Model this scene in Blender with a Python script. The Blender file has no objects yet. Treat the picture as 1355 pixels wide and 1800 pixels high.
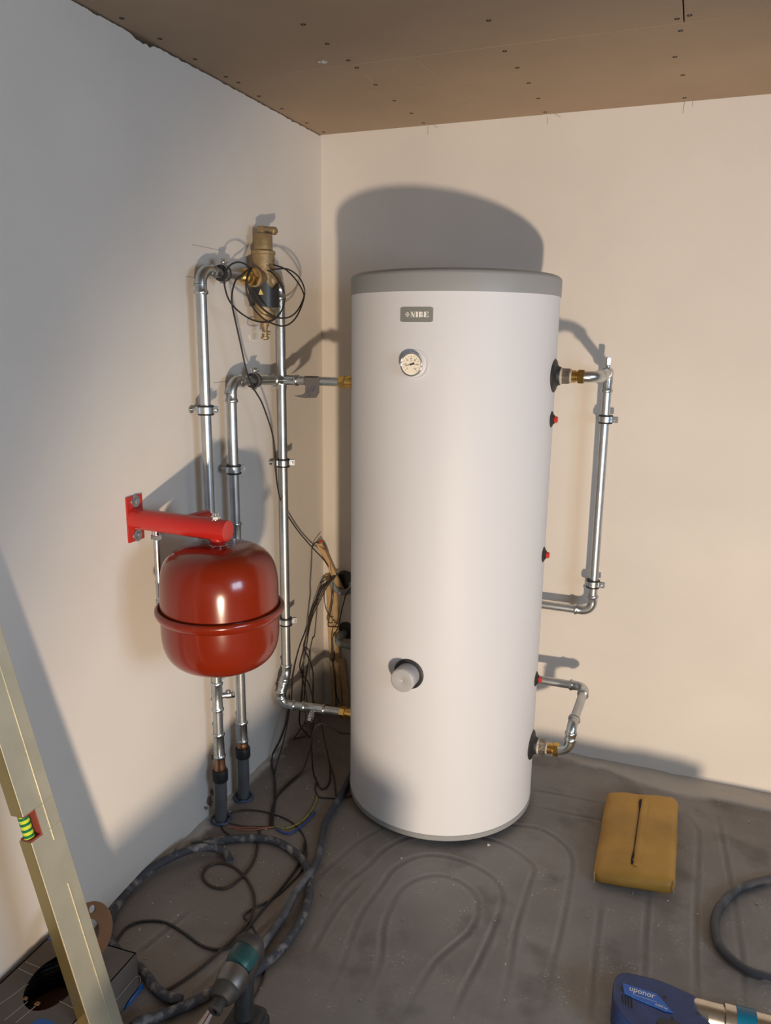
import bpy, bmesh, math, random
import numpy as np
from mathutils import Vector, Matrix, noise
random.seed(7)
scene = bpy.context.scene
COL = scene.collection

# ------------------------------------------------------------------ camera
IMG_W, IMG_H, FPX = 1355, 1800, 1344.08
YAW, PITCH, ROLL = math.radians(21.5202), math.radians(12.9093), math.radians(0.7384)
CAM = np.array([1.29326, -2.61681, 1.48568])
_f = np.array([-math.sin(YAW)*math.cos(PITCH), math.cos(YAW)*math.cos(PITCH), -math.sin(PITCH)])
_r = np.array([math.cos(YAW), math.sin(YAW), 0.0])
_u = np.cross(_r, _f)
R_ = math.cos(ROLL)*_r + math.sin(ROLL)*_u
U_ = -math.sin(ROLL)*_r + math.cos(ROLL)*_u
F_ = _f
cam_data = bpy.data.cameras.new('camera')
cam = bpy.data.objects.new('camera', cam_data)
COL.objects.link(cam)
cam_data.sensor_fit = 'VERTICAL'
cam_data.sensor_height = 36.0
cam_data.lens = FPX/IMG_H*36.0
cam_data.clip_start = 0.05
M = Matrix(((R_[0], U_[0], -F_[0], CAM[0]), (R_[1], U_[1], -F_[1], CAM[1]), (R_[2], U_[2], -F_[2], CAM[2]), (0, 0, 0, 1)))
cam.matrix_world = M
scene.camera = cam

# ------------------------------------------------------------------ light and exposure
scene.view_settings.view_transform = 'Standard'
scene.view_settings.look = 'None'
scene.view_settings.gamma = 1.0
scene.view_settings.use_curve_mapping = False
scene.view_settings.exposure = -0.35
world = bpy.data.worlds.new('world')
scene.world = world
world.use_nodes = True
bg = world.node_tree.nodes['Background']
bg.inputs[0].default_value = (0.55, 0.68, 1.0, 1)
bg.inputs[1].default_value = 0.8

LAMP = Vector((2.23, -3.88, 0.10))
ld = bpy.data.lights.new('work_lamp_light', 'SPOT')
ld.energy = 615
ld.color = (1.0, 0.79, 0.58)
ld.spot_size = math.radians(60)
ld.spot_blend = 0.42
ld.shadow_soft_size = 0.07
lo = bpy.data.objects.new('work_lamp_light', ld)
COL.objects.link(lo)
lo.location = LAMP
lo.rotation_euler = (Vector((1.06, -0.055, 0.38)) - LAMP).to_track_quat('-Z', 'Y').to_euler()

def area(name, loc, target, sx, sy, power, color):
    d = bpy.data.lights.new(name, 'AREA')
    d.shape = 'RECTANGLE'; d.size = sx; d.size_y = sy; d.energy = power; d.color = color
    o = bpy.data.objects.new(name, d)
    COL.objects.link(o)
    o.location = loc
    o.rotation_euler = (Vector(target) - Vector(loc)).to_track_quat('-Z', 'Y').to_euler()
    return o
# daylight entering through the window in the right wall
WIN_R = (-3.3, -1.9, 0.95, 1.95)      # y0, y1, z0, z1 on the right wall
XR, YB, HC = 3.7, -4.6, 2.172
area('daylight_right', (XR+0.16, -2.6, 1.45), (0, -2.6, 1.35), 1.4, 1.0, 84, (0.62, 0.79, 1.0))

# ------------------------------------------------------------------ pixel helpers (photo frame 1355x1800)
def ray(x, y):
    return F_ + R_*(x-IMG_W/2)/FPX - U_*(y-IMG_H/2)/FPX
def onplane(x, y, ax, v):
    d = ray(x, y)
    return CAM + d*((v-CAM[ax])/d[ax])
def onleft(x, y, v=0.0): return onplane(x, y, 0, v)
def onback(x, y, v=0.0): return onplane(x, y, 1, v)
def onfloor(x, y, v=0.0): return onplane(x, y, 2, v)

# ------------------------------------------------------------------ materials
def mat(name, col, rough=0.5, metal=0.0, var=0.0, scale=8.0, bump=0.0, bscale=60.0, col2=None, coat=0.0, detail=4.0, ramp=(0.35, 0.65), spec=None):
    m = bpy.data.materials.new(name)
    m.use_nodes = True
    nt = m.node_tree
    b = nt.nodes['Principled BSDF']
    b.inputs['Base Color'].default_value = (*col, 1)
    b.inputs['Roughness'].default_value = rough
    b.inputs['Metallic'].default_value = metal
    if coat:
        b.inputs['Coat Weight'].default_value = coat
        b.inputs['Coat Roughness'].default_value = 0.08
    if spec is not None:
        b.inputs['Specular IOR Level'].default_value = spec
    tc = None
    if var or col2:
        tc = nt.nodes.new('ShaderNodeTexCoord')
        n = nt.nodes.new('ShaderNodeTexNoise')
        n.inputs['Scale'].default_value = scale
        n.inputs['Detail'].default_value = detail
        nt.links.new(tc.outputs['Object'], n.inputs['Vector'])
        cr = nt.nodes.new('ShaderNodeValToRGB')
        cr.color_ramp.elements[0].position = ramp[0]
        cr.color_ramp.elements[1].position = ramp[1]
        c2 = col2 if col2 else tuple(max(0, c*(1-var)) for c in col)
        cr.color_ramp.elements[0].color = (*c2, 1)
        cr.color_ramp.elements[1].color = (*col, 1)
        nt.links.new(n.outputs['Fac'], cr.inputs['Fac'])
        nt.links.new(cr.outputs['Color'], b.inputs['Base Color'])
    if bump:
        if tc is None:
            tc = nt.nodes.new('ShaderNodeTexCoord')
        n2 = nt.nodes.new('ShaderNodeTexNoise')
        n2.inputs['Scale'].default_value = bscale
        n2.inputs['Detail'].default_value = 5
        nt.links.new(tc.outputs['Object'], n2.inputs['Vector'])
        bp = nt.nodes.new('ShaderNodeBump')
        bp.inputs['Strength'].default_value = bump
        bp.inputs['Distance'].default_value = 0.004
        nt.links.new(n2.outputs['Fac'], bp.inputs['Height'])
        nt.links.new(bp.outputs['Normal'], b.inputs['Normal'])
    return m

MT = dict(
    plaster=mat('plaster', (0.70, 0.655, 0.60), 0.85, var=0.09, scale=2.2, bump=0.12, bscale=14, detail=8, ramp=(0.3, 0.7)),
    plain_wall=mat('plain_wall', (0.66, 0.62, 0.57), 0.9),
    board=mat('brown_plasterboard', (0.41, 0.30, 0.205), 0.8, var=0.10, scale=3.0, bump=0.05, bscale=90, detail=7),
    void=mat('dark_gap', (0.02, 0.018, 0.016), 0.9),
    white=mat('white_enamel', (0.615, 0.625, 0.655), 0.5, spec=0.3, bump=0.015, bscale=220),
    grey_plastic=mat('grey_plastic', (0.27, 0.28, 0.285), 0.45, bump=0.03, bscale=300),
    plate_grey=mat('nameplate_grey', (0.20, 0.205, 0.19), 0.45),
    cap_grey=mat('cap_grey', (0.40, 0.40, 0.405), 0.4),
    print_white=mat('print_white', (0.82, 0.80, 0.76), 0.5),
    dial=mat('dial_face', (0.85, 0.79, 0.66), 0.5),
    ink=mat('ink', (0.03, 0.028, 0.03), 0.5),
    chrome=mat('chrome', (0.82, 0.82, 0.82), 0.12, 1.0),
    rubber=mat('black_rubber', (0.018, 0.018, 0.02), 0.5, bump=0.1, bscale=150),
    black=mat('black_plastic', (0.022, 0.023, 0.026), 0.38),
    redplug=mat('red_plug', (0.55, 0.03, 0.02), 0.4),
    zinc=mat('zinc_plated_steel', (0.58, 0.615, 0.635), 0.36, 1.0, var=0.16, scale=30, bump=0.04, bscale=60),
    zinc_fit=mat('zinc_press_fitting', (0.60, 0.64, 0.66), 0.29, 1.0, var=0.25, scale=45, bump=0.12, bscale=70),
    nickel=mat('dirty_nickel', (0.42, 0.37, 0.31), 0.42, 1.0, var=0.4, scale=70, bump=0.35, bscale=160),
    hemp=mat('hemp_and_paste', (0.55, 0.50, 0.42), 0.9, var=0.3, scale=120, bump=0.6, bscale=250),
    brass=mat('brass', (0.72, 0.46, 0.14), 0.26, 1.0, var=0.2, scale=50),
    oldbrass=mat('cast_brass', (0.36, 0.26, 0.135), 0.5, 0.5, var=0.22, scale=40, bump=0.25, bscale=140),
    copper=mat('copper', (0.72, 0.36, 0.20), 0.28, 1.0, var=0.2, scale=60),
    conduit=mat('grey_conduit', (0.11, 0.115, 0.12), 0.5, var=0.25, scale=20),
    sleeve=mat('grey_wall_sleeve', (0.25, 0.27, 0.27), 0.55, var=0.3, scale=30),
    sleeveblue=mat('blue_grey_sleeve', (0.06, 0.09, 0.16), 0.6, var=0.4, scale=40),
    vessel=mat('vessel_red_paint', (0.185, 0.014, 0.002), 0.20, coat=0.25, bump=0.01, bscale=25),
    bracket=mat('bracket_red_paint', (0.44, 0.018, 0.013), 0.28, coat=0.3),
    tape=mat('grey_tape', (0.13, 0.125, 0.13), 0.6),
    bluepen=mat('blue_pen', (0.02, 0.03, 0.16), 0.5),
    cable=mat('black_cable', (0.022, 0.019, 0.018), 0.45),
    cable_brown=mat('brown_black_cable', (0.045, 0.028, 0.020), 0.5),
    orange=mat('orange_wire', (0.36, 0.13, 0.07), 0.5),
    yellow_wire=mat('yellow_green_wire', (0.34, 0.29, 0.05), 0.5, col2=(0.10, 0.20, 0.03), scale=60, ramp=(0.45, 0.5)),
    blue_wire=mat('blue_wire', (0.03, 0.07, 0.26), 0.5),
    hose=mat('dusty_grey_hose', (0.36, 0.335, 0.31), 0.75, col2=(0.055, 0.057, 0.066), scale=38, bump=0.3, bscale=90, detail=12, ramp=(0.50, 0.78)),
    hose_dark=mat('dark_grey_hose', (0.24, 0.24, 0.25), 0.55, col2=(0.055, 0.058, 0.068), scale=12, bump=0.15, bscale=90, detail=8, ramp=(0.53, 0.75)),
    wood=mat('pine_lath', (0.56, 0.38, 0.19), 0.7, var=0.25, scale=25, bump=0.2, bscale=70),
    wood_dark=mat('dark_pine_lath', (0.30, 0.20, 0.11), 0.75, var=0.3, scale=25, bump=0.2, bscale=70),
    cardboard=mat('printed_grey_cardboard', (0.13, 0.11, 0.095), 0.8, var=0.12, scale=9),
    kraft=mat('brown_cardboard', (0.24, 0.115, 0.052), 0.85, var=0.15, scale=14),
    boxblue=mat('blue_print', (0.012, 0.11, 0.36), 0.55),
    white_line=mat('thin_white_print', (0.55, 0.52, 0.48), 0.7),
    coilblack=mat('black_tube', (0.012, 0.012, 0.013), 0.4),
    level=mat('gold_anodised_aluminium', (0.74, 0.70, 0.54), 0.45, 0.8, var=0.12, scale=12, bump=0.03, bscale=120),
    level_edge=mat('gold_edge', (0.60, 0.45, 0.18), 0.32, 0.9),
    vial=mat('green_yellow_vial', (0.62, 0.72, 0.06), 0.15),
    vial_green=mat('vial_green_band', (0.01, 0.16, 0.06), 0.2),
    vial_red=mat('vial_frame_red', (0.30, 0.06, 0.04), 0.5),
    teal=mat('teal_plastic', (0.008, 0.058, 0.068), 0.42, var=0.3, scale=30, bump=0.05),
    toolblack=mat('dusty_black_rubber', (0.035, 0.034, 0.033), 0.6, var=0.4, scale=40, bump=0.1),
    toolmetal=mat('dull_gearcase_metal', (0.22, 0.21, 0.20), 0.45, 1.0, var=0.2, scale=40),
    nozzle=mat('pale_nozzle', (0.55, 0.42, 0.34), 0.5),
    nozzle_line=mat('brown_line', (0.16, 0.05, 0.03), 0.6),
    pressblue=mat('dark_blue_tool_plastic', (0.016, 0.045, 0.17), 0.38, var=0.25, scale=25, bump=0.05, bscale=120),
    presspanel=mat('bright_blue_label', (0.02, 0.135, 0.52), 0.4),
    steel=mat('brushed_steel', (0.62, 0.56, 0.48), 0.28, 1.0, var=0.15, scale=40),
    petrol=mat('petrol_blue_ring', (0.0, 0.11, 0.20), 0.35),
    leather=mat('mustard_leather', (0.56, 0.30, 0.05), 0.55, var=0.28, scale=7, bump=0.25, bscale=22, detail=7),
    thread=mat('pale_piping', (0.46, 0.34, 0.16), 0.7),
    crumbs=mat('plaster_crumb', (0.50, 0.47, 0.43), 0.9),
    glass=mat('window_frame_white', (0.75, 0.75, 0.75), 0.4),
    warn=mat('warning_label', (0.62, 0.50, 0.16), 0.5),
    scuff=mat('pale_scuff', (0.52, 0.42, 0.32), 0.85, col2=(0.41, 0.30, 0.205), scale=70, ramp=(0.45, 0.75)),
    pencil=mat('pencil', (0.22, 0.20, 0.19), 0.8),
    chip=mat('bare_chipped_plaster', (0.30, 0.25, 0.21), 0.95, var=0.5, scale=60),
    ptfe=mat('white_cord', (0.75, 0.72, 0.66), 0.6),
)

# ------------------------------------------------------------------ mesh helpers: every shape is (verts, faces)
def join(*shapes):
    V, Fc = [], []
    for v, f in shapes:
        o = len(V)
        V += [tuple(map(float, p)) for p in v]
        Fc += [tuple(i+o for i in q) for q in f]
    return V, Fc
def frame(d):
    d = Vector(d).normalized()
    a = Vector((0, 0, 1)) if abs(d.z) < 0.9 else Vector((1, 0, 0))
    e1 = d.cross(a).normalized()
    e2 = d.cross(e1).normalized()
    return d, e1, e2
def lathe(o, d, prof, seg=24, caps=True):
    """prof: list of (distance along d, radius)"""
    o = Vector(o); d, e1, e2 = frame(d)
    V, Fc = [], []
    for t, r in prof:
        for k in range(seg):
            a = 2*math.pi*k/seg
            V.append(o + d*t + (e1*math.cos(a) + e2*math.sin(a))*r)
    n = len(prof)
    for i in range(n-1):
        for k in range(seg):
            k2 = (k+1) % seg
            Fc.append((i*seg+k, i*seg+k2, (i+1)*seg+k2, (i+1)*seg+k))
    if caps and prof[0][1] > 1e-5: Fc.append(tuple(range(seg-1, -1, -1)))
    if caps and prof[-1][1] > 1e-5: Fc.append(tuple((n-1)*seg+k for k in range(seg)))
    return V, Fc
def cyl(a, b, r, seg=16):
    a, b = Vector(a), Vector(b)
    return lathe(a, b-a, [(0, r), ((b-a).length, r)], seg)
def hexnut(o, d, length, r, ch=0.12):
    return lathe(o, d, [(0, r*(1-ch)), (length*0.12, r), (length*0.88, r), (length, r*(1-ch))], 6)
def catmull(pts, per=8, closed=False):
    P = [Vector(p) for p in pts]
    if len(P) < 3: return P
    out = []
    n = len(P)
    rng = n if closed else n-1
    for i in range(rng):
        p1, p2 = P[i % n], P[(i+1) % n]
        p0 = P[(i-1) % n] if closed or i > 0 else p1*2 - p2
        p3 = P[(i+2) % n] if closed or i+2 < n else p2*2 - p1
        # centripetal-like spacing handled by plenty of points
        for k in range(per):
            t = k/per
            out.append(0.5*((2*p1) + (p2-p0)*t + (2*p0-5*p1+4*p2-p3)*t*t + (3*p1-p0-3*p2+p3)*t**3))
    if not closed: out.append(P[-1])
    return out
def tube(path, r, seg=10, closed=False):
    P = [Vector(p) for p in path]
    n = len(P)
    V, Fc = [], []
    t = (P[1]-P[0]).normalized()
    _, e1, e2 = frame(t)
    for i in range(n):
        if closed: tn = (P[(i+1) % n]-P[i-1]).normalized()
        elif i == 0: tn = (P[1]-P[0]).normalized()
        elif i == n-1: tn = (P[-1]-P[-2]).normalized()
        else:
            tn = (P[i+1]-P[i-1])
            tn = tn.normalized() if tn.length > 1e-9 else t
        q = t.rotation_difference(tn)
        e1 = (q @ e1); e1 = (e1 - tn*e1.dot(tn)).normalized(); e2 = tn.cross(e1)
        t = tn
        rr = r[i] if isinstance(r, (list, tuple)) else r
        for k in range(seg):
            a = 2*math.pi*k/seg
            V.append(P[i] + (e1*math.cos(a) + e2*math.sin(a))*rr)
    m = n if closed else n-1
    for i in range(m):
        j = (i+1) % n
        for k in range(seg):
            k2 = (k+1) % seg
            Fc.append((i*seg+k, i*seg+k2, j*seg+k2, j*seg+k))
    if not closed:
        Fc.append(tuple(range(seg-1, -1, -1)))
        Fc.append(tuple((n-1)*seg+k for k in range(seg)))
    return V, Fc
def box(c, s, ax=None):
    """c centre, s full sizes, ax three axis vectors"""
    c = Vector(c)
    ax = [Vector(a) for a in (ax or ((1, 0, 0), (0, 1, 0), (0, 0, 1)))]
    V = []
    for i in (-.5, .5):
        for j in (-.5, .5):
            for k in (-.5, .5):
                V.append(c + ax[0]*i*s[0] + ax[1]*j*s[1] + ax[2]*k*s[2])
    return V, [(0, 1, 3, 2), (4, 6, 7, 5), (0, 4, 5, 1), (2, 3, 7, 6), (0, 2, 6, 4), (1, 5, 7, 3)]
def prism(poly, off):
    """poly: 3d points in order; off: vector"""
    off = Vector(off); n = len(poly)
    V = [Vector(p) for p in poly] + [Vector(p)+off for p in poly]
    Fc = [tuple(range(n-1, -1, -1)), tuple(range(n, 2*n))]
    for i in range(n):
        j = (i+1) % n
        Fc.append((i, j, n+j, n+i))
    return V, Fc
def rbox(s, r, n=8):
    """rounded box, centred, sizes s, rounding r"""
    V, Fc, key = [], [], {}
    h = [max(x/2-r, 1e-4) for x in s]
    def put(p):
        k = tuple(round(c, 5) for c in p)
        if k not in key:
            q = Vector([p[i]*(s[i]/2) for i in range(3)])
            inner = Vector([max(-h[i], min(h[i], q[i])) for i in range(3)])
            dlt = q-inner
            if dlt.length > 1e-9: dlt = dlt.normalized()*r
            key[k] = len(V); V.append(inner+dlt)
        return key[k]
    lin = [math.sin((-1+2*i/n)*math.pi/2) for i in range(n+1)]
    for ax in range(3):
        a, b = (ax+1) % 3, (ax+2) % 3
        for sg in (-1, 1):
            for i in range(n):
                for j in range(n):
                    q = []
                    for (ii, jj) in ((i, j), (i+1, j), (i+1, j+1), (i, j+1)):
                        p = [0, 0, 0]; p[ax] = sg; p[a] = lin[ii]; p[b] = lin[jj]
                        q.append(put(p))
                    if sg < 0: q.reverse()
                    Fc.append(tuple(q))
    return V, Fc
def xf(shape, mtx):
    return [mtx @ Vector(v) for v in shape[0]], shape[1]
def basis(o, x, y, z):
    x, y, z, o = Vector(x), Vector(y), Vector(z), Vector(o)
    return Matrix(((x.x, y.x, z.x, o.x), (x.y, y.y, z.y, o.y), (x.z, y.z, z.z, o.z), (0, 0, 0, 1)))

ORIGIN = {}
def mesh_obj(name, shape, material, parent=None, smooth=True, bevel=0.0, angle=40):
    base = Vector((0, 0, 0))
    if parent is not None: base = ORIGIN[parent.name]
    me = bpy.data.meshes.new(name)
    me.from_pydata([tuple(Vector(v)-base) for v in shape[0]], [], shape[1])
    me.validate()
    bm = bmesh.new(); bm.from_mesh(me)
    bmesh.ops.recalc_face_normals(bm, faces=bm.faces)
    bm.to_mesh(me); bm.free()
    me.materials.append(MT[material] if isinstance(material, str) else material)
    o = bpy.data.objects.new(name, me)
    COL.objects.link(o)
    if bevel:
        md = o.modifiers.new('bevel', 'BEVEL'); md.width = bevel; md.segments = 2; md.limit_method = 'ANGLE'; md.angle_limit = math.radians(40)
    if smooth:
        for p in me.polygons: p.use_smooth = True
        bm = bmesh.new(); bm.from_mesh(me)
        for e in bm.edges:
            if len(e.link_faces) == 2 and e.calc_face_angle(0) > math.radians(angle): e.smooth = False
        bm.to_mesh(me); bm.free()
    if parent is not None: o.parent = parent
    ORIGIN[o.name] = base
    return o
def tag(o, label, cat, group=None, kind=None):
    o['label'] = label
    o['category'] = cat
    if group: o['group'] = group
    if kind: o['kind'] = kind
    return o
def thing(name, loc, label, cat, group=None):
    o = bpy.data.objects.new(name, None)
    o.empty_display_size = 0.05
    COL.objects.link(o)
    o.location = loc
    ORIGIN[o.name] = Vector(loc)
    return tag(o, label, cat, group)
def single(name, shape, material, label, cat, group=None, **kw):
    """a thing that is one mesh; its origin sits at the middle of its base"""
    xs = np.array([tuple(v) for v in shape[0]])
    base = Vector((xs[:, 0].mean(), xs[:, 1].mean(), xs[:, 2].min()))
    o = mesh_obj(name, ([Vector(v)-base for v in shape[0]], shape[1]), material, None, **kw)
    o.location = base
    ORIGIN[o.name] = base
    return tag(o, label, cat, group)
def struct(name, shape, material, label=None, **kw):
    o = mesh_obj(name, shape, material, None, **kw)
    o['kind'] = 'structure'
    if label: o['label'] = label
    return o
def text_shape(s, size, bold=0.0):
    cu = bpy.data.curves.new('txt', 'FONT')
    cu.body = s; cu.size = size; cu.align_x = 'CENTER'; cu.align_y = 'CENTER'; cu.offset = bold; cu.resolution_u = 3
    ob = bpy.data.objects.new('txt', cu)
    COL.objects.link(ob)
    dg = bpy.context.evaluated_depsgraph_get()
    me = ob.evaluated_get(dg).to_mesh()
    V = [v.co.copy() for v in me.vertices]
    Fc = [tuple(p.vertices) for p in me.polygons]
    ob.evaluated_get(dg).to_mesh_clear()
    bpy.data.objects.remove(ob); bpy.data.curves.remove(cu)
    return V, Fc
def ribbon(pts, w, nrm, lift=0.0):
    P = [Vector(p) for p in pts]; nrm = Vector(nrm).normalized()
    V, Fc = [], []
    for i, p in enumerate(P):
        t = (P[min(i+1, len(P)-1)] - P[max(i-1, 0)]).normalized()
        s = nrm.cross(t).normalized()*w/2
        V += [p+s+nrm*lift, p-s+nrm*lift]
    for i in range(len(P)-1):
        Fc.append((2*i, 2*i+1, 2*i+3, 2*i+2))
    return V, Fc

# ================================================================== THE ROOM
# floor: fine grid with the imprint of the buried heating loops
def floor_lines():
    A = lambda L: [tuple(onfloor(560+x/2.71, 1380+y/2.71)[:2]) for x, y in L]
    B = lambda L: [tuple(onfloor(x, y)[:2]) for x, y in L]
    return [
        A([(190, 1060), (290, 860), (310, 680), (340, 590), (400, 490), (500, 440), (600, 435), (690, 470), (750, 530), (757, 620), (720, 700), (640, 770), (560, 840), (500, 930), (430, 1060), (400, 1138)]),
        A([(0, 1080), (110, 870), (170, 690), (220, 590), (300, 480), (360, 400), (460, 345), (560, 335), (660, 355), (760, 395), (840, 450), (880, 530), (860, 620), (820, 720), (760, 850), (690, 980), (620, 1138)]),
        A([(0, 700), (60, 580), (120, 480), (230, 390), (340, 290), (500, 230), (700, 230), (800, 255), (900, 290), (990, 350), (1025, 400), (990, 520), (950, 650), (930, 750), (905, 900), (850, 1138)]),
        A([(-120, 560), (0, 440), (100, 350), (240, 240), (500, 130), (800, 160), (930, 190), (1040, 205), (1120, 245), (1190, 310), (1210, 390), (1180, 560), (1150, 720), (1110, 870), (1060, 1138)]),
        A([(1350, 540), (1330, 720), (1310, 900), (1290, 1138)]),
        B([(935, 1415), (990, 1428), (1050, 1440), (1120, 1460)]),
        B([(930, 1387), (1000, 1400), (1060, 1413)]),
        B([(1190, 1420), (1222, 1451), (1229, 1480), (1224, 1600), (1226, 1800)]),
        B([(1262, 1430), (1275, 1500), (1290, 1580), (1305, 1690), (1308, 1800)]),
        B([(1140, 1560), (1136, 1640), (1132, 1740)]),
        B([(560, 1540), (470, 1625), (390, 1700), (300, 1790)]),
        B([(336, 1598), (290, 1636), (239, 1678)]),
        B([(640, 1545), (590, 1600), (545, 1680)]),
    ]
def build_floor():
    xs = np.concatenate([np.arange(-0.0, 2.1, 0.006), np.linspace(2.1, XR, 8)[1:]])
    ys = np.concatenate([np.linspace(YB, -1.95, 10)[:-1], np.arange(-1.95, 0.0001, 0.006)])
    nx, ny = len(xs), len(ys)
    D = np.full((ny, nx), 1.0); Wt = np.zeros((ny, nx))
    for L in floor_lines():
        P = catmull([(x, y, 0) for x, y in L], 10)
        Q = []
        for a, b in zip(P[:-1], P[1:]):
            k = max(1, int((b-a).length/0.003))
            Q += [a.lerp(b, t/k) for t in range(k)]
        for qi, p in enumerate(Q):
            wq = min(1.0, 6.0*qi/len(Q), 6.0*(len(Q)-qi)/len(Q)) * (0.72+0.5*noise.noise(Vector((p.x*7, p.y*7, 4.0))))
            i0, i1 = np.searchsorted(xs, (p.x-0.035, p.x+0.035)); j0, j1 = np.searchsorted(ys, (p.y-0.035, p.y+0.035))
            if i1 > i0 and j1 > j0:
                d = np.hypot(xs[None, i0:i1]-p.x, ys[j0:j1, None]-p.y)
                m_ = d < D[j0:j1, i0:i1]
                D[j0:j1, i0:i1][m_] = d[m_]; Wt[j0:j1, i0:i1][m_] = wq
    X, Y = np.meshgrid(xs, ys)
    Z = Wt*(-0.0020*np.exp(-(D/0.0070)**2) + 0.0008*np.exp(-((D-0.0125)/0.0040)**2))
    # rough mortar left along the walls
    mort = np.zeros_like(Z)
    nz = np.zeros_like(Z)
    for j in range(ny):
        if ys[j] < -0.22: continue
        for i in range(nx):
            if xs[i] > 0.55:
                nn = noise.fractal(Vector((xs[i]*9, ys[j]*16, 2.0)), 1.0, 2.0, 4)
                edge = 0.030 + 0.060*max(0.0, min(1.0, (xs[i]-1.0)/0.3)) + 0.03*noise.noise(Vector((xs[i]*4, 3, 1)))+0.02*nn
                mort[j, i] = max(0, min(1, (edge + ys[j] + 0.03)/0.02)) if xs[i] > 0.75 else 0
                nz[j, i] = nn
    for j in range(ny):
        if ys[j] < -1.2: continue
        for i in range(min(nx, 60)):
            nn = noise.fractal(Vector((xs[i]*14, ys[j]*11, 5.0)), 1.0, 2.0, 4)
            e = max(0, min(1, (0.035 + 0.03*nn - xs[i])/0.02))
            if ys[j] > -1.0 and ys[j] < -0.2: mort[j, i] = max(mort[j, i], e)
            nz[j, i] = nn
    Z = Z + mort*(0.006 + 0.004*nz)
    V = np.stack([X, Y, Z], -1).reshape(-1, 3)
    idx = np.arange(nx*ny).reshape(ny, nx)
    Q = np.stack([idx[:-1, :-1], idx[:-1, 1:], idx[1:, 1:], idx[1:, :-1]], -1).reshape(-1, 4)
    me = bpy.data.meshes.new('floor')
    me.vertices.add(len(V)); me.vertices.foreach_set('co', V.ravel())
    me.loops.add(Q.size); me.loops.foreach_set('vertex_index', Q.ravel().astype(np.int32))
    me.polygons.add(len(Q))
    me.polygons.foreach_set('loop_start', np.arange(0, Q.size, 4, dtype=np.int32))
    me.polygons.foreach_set('loop_total', np.full(len(Q), 4, dtype=np.int32))
    me.update(calc_edges=True)
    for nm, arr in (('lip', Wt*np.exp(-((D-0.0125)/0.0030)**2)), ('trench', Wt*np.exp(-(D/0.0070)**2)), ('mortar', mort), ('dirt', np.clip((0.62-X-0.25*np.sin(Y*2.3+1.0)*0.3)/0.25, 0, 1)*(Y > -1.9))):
        at = me.attributes.new(nm, 'FLOAT', 'POINT')
        at.data.foreach_set('value', arr.ravel().astype(np.float32))
    me.polygons.foreach_set('use_smooth', np.ones(len(Q), dtype=bool))
    m = bpy.data.materials.new('screed_floor'); m.use_nodes = True
    nt = m.node_tree; b = nt.nodes['Principled BSDF']; N = nt.nodes.new; Lk = nt.links.new
    tc = N('ShaderNodeTexCoord')
    def nzn(scale, detail, a, c0, bpos, c1):
        n = N('ShaderNodeTexNoise'); n.inputs['Scale'].default_value = scale; n.inputs['Detail'].default_value = detail
        Lk(tc.outputs['Object'], n.inputs['Vector'])
        r = N('ShaderNodeValToRGB'); r.color_ramp.elements[0].position = a; r.color_ramp.elements[1].position = bpos
        r.color_ramp.elements[0].color = (*c0, 1); r.color_ramp.elements[1].color = (*c1, 1)
        Lk(n.outputs['Fac'], r.inputs['Fac']); return n, r
    def mix(fac, a, bb, typ='MIX'):
        x = N('ShaderNodeMix'); x.data_type = 'RGBA'; x.blend_type = typ
        if isinstance(fac, float): x.inputs['Factor'].default_value = fac
        else: Lk(fac, x.inputs['Factor'])
        for s, k in ((a, 6), (bb, 7)):
            if isinstance(s, tuple): x.inputs[k].default_value = (*s, 1)
            else: Lk(s, x.inputs[k])
        return x.outputs[2]
    n1, r1 = nzn(3.0, 6, 0.3, (0.180, 0.160, 0.146), 0.72, (0.275, 0.257, 0.241))
    n2, r2 = nzn(11, 12, 0.50, (0, 0, 0), 0.70, (1, 1, 1))
    n3, r3 = nzn(150, 3, 0.61, (0, 0, 0), 0.67, (1, 1, 1))
    n4, r4 = nzn(7, 9, 0.55, (0, 0, 0), 0.68, (1, 1, 1))
    def mul(a, k):
        x = N('ShaderNodeMath'); x.operation = 'MULTIPLY'; Lk(a, x.inputs[0])
        if isinstance(k, float): x.inputs[1].default_value = k
        else: Lk(k, x.inputs[1])
        return x.outputs[0]
    def attr(nm):
        a = N('ShaderNodeAttribute'); a.attribute_name = nm; return a.outputs['Fac']
    c = mix(mul(r2.outputs['Color'], 0.45), r1.outputs['Color'], (0.26, 0.235, 0.21))
    c = mix(mul(r4.outputs['Color'], 0.45), c, (0.065, 0.052, 0.045))
    c = mix(mul(r3.outputs['Color'], mul(r2.outputs['Color'], 0.9)), c, (0.50, 0.47, 0.43))
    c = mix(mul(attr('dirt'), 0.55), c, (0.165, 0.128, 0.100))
    c = mix(mul(attr('trench'), 0.55), c, (0.085, 0.072, 0.064))
    c = mix(mul(attr('lip'), 0.42), c, (0.34, 0.315, 0.29))
    c = mix(mul(attr('mortar'), 0.9), c, (0.47, 0.43, 0.385))
    Lk(c, b.inputs['Base Color'])
    b.inputs['Roughness'].default_value = 0.62
    bp = N('ShaderNodeBump'); bp.inputs['Strength'].default_value = 0.25; bp.inputs['Distance'].default_value = 0.003
    nb = N('ShaderNodeTexNoise'); nb.inputs['Scale'].default_value = 45; nb.inputs['Detail'].default_value = 8
    Lk(tc.outputs['Object'], nb.inputs['Vector']); Lk(nb.outputs['Fac'], bp.inputs['Height']); Lk(bp.outputs['Normal'], b.inputs['Normal'])
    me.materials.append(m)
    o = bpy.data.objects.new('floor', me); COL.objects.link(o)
    o['kind'] = 'structure'; o['label'] = 'grey brown screed floor with imprints of heating loops'
build_floor()

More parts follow.
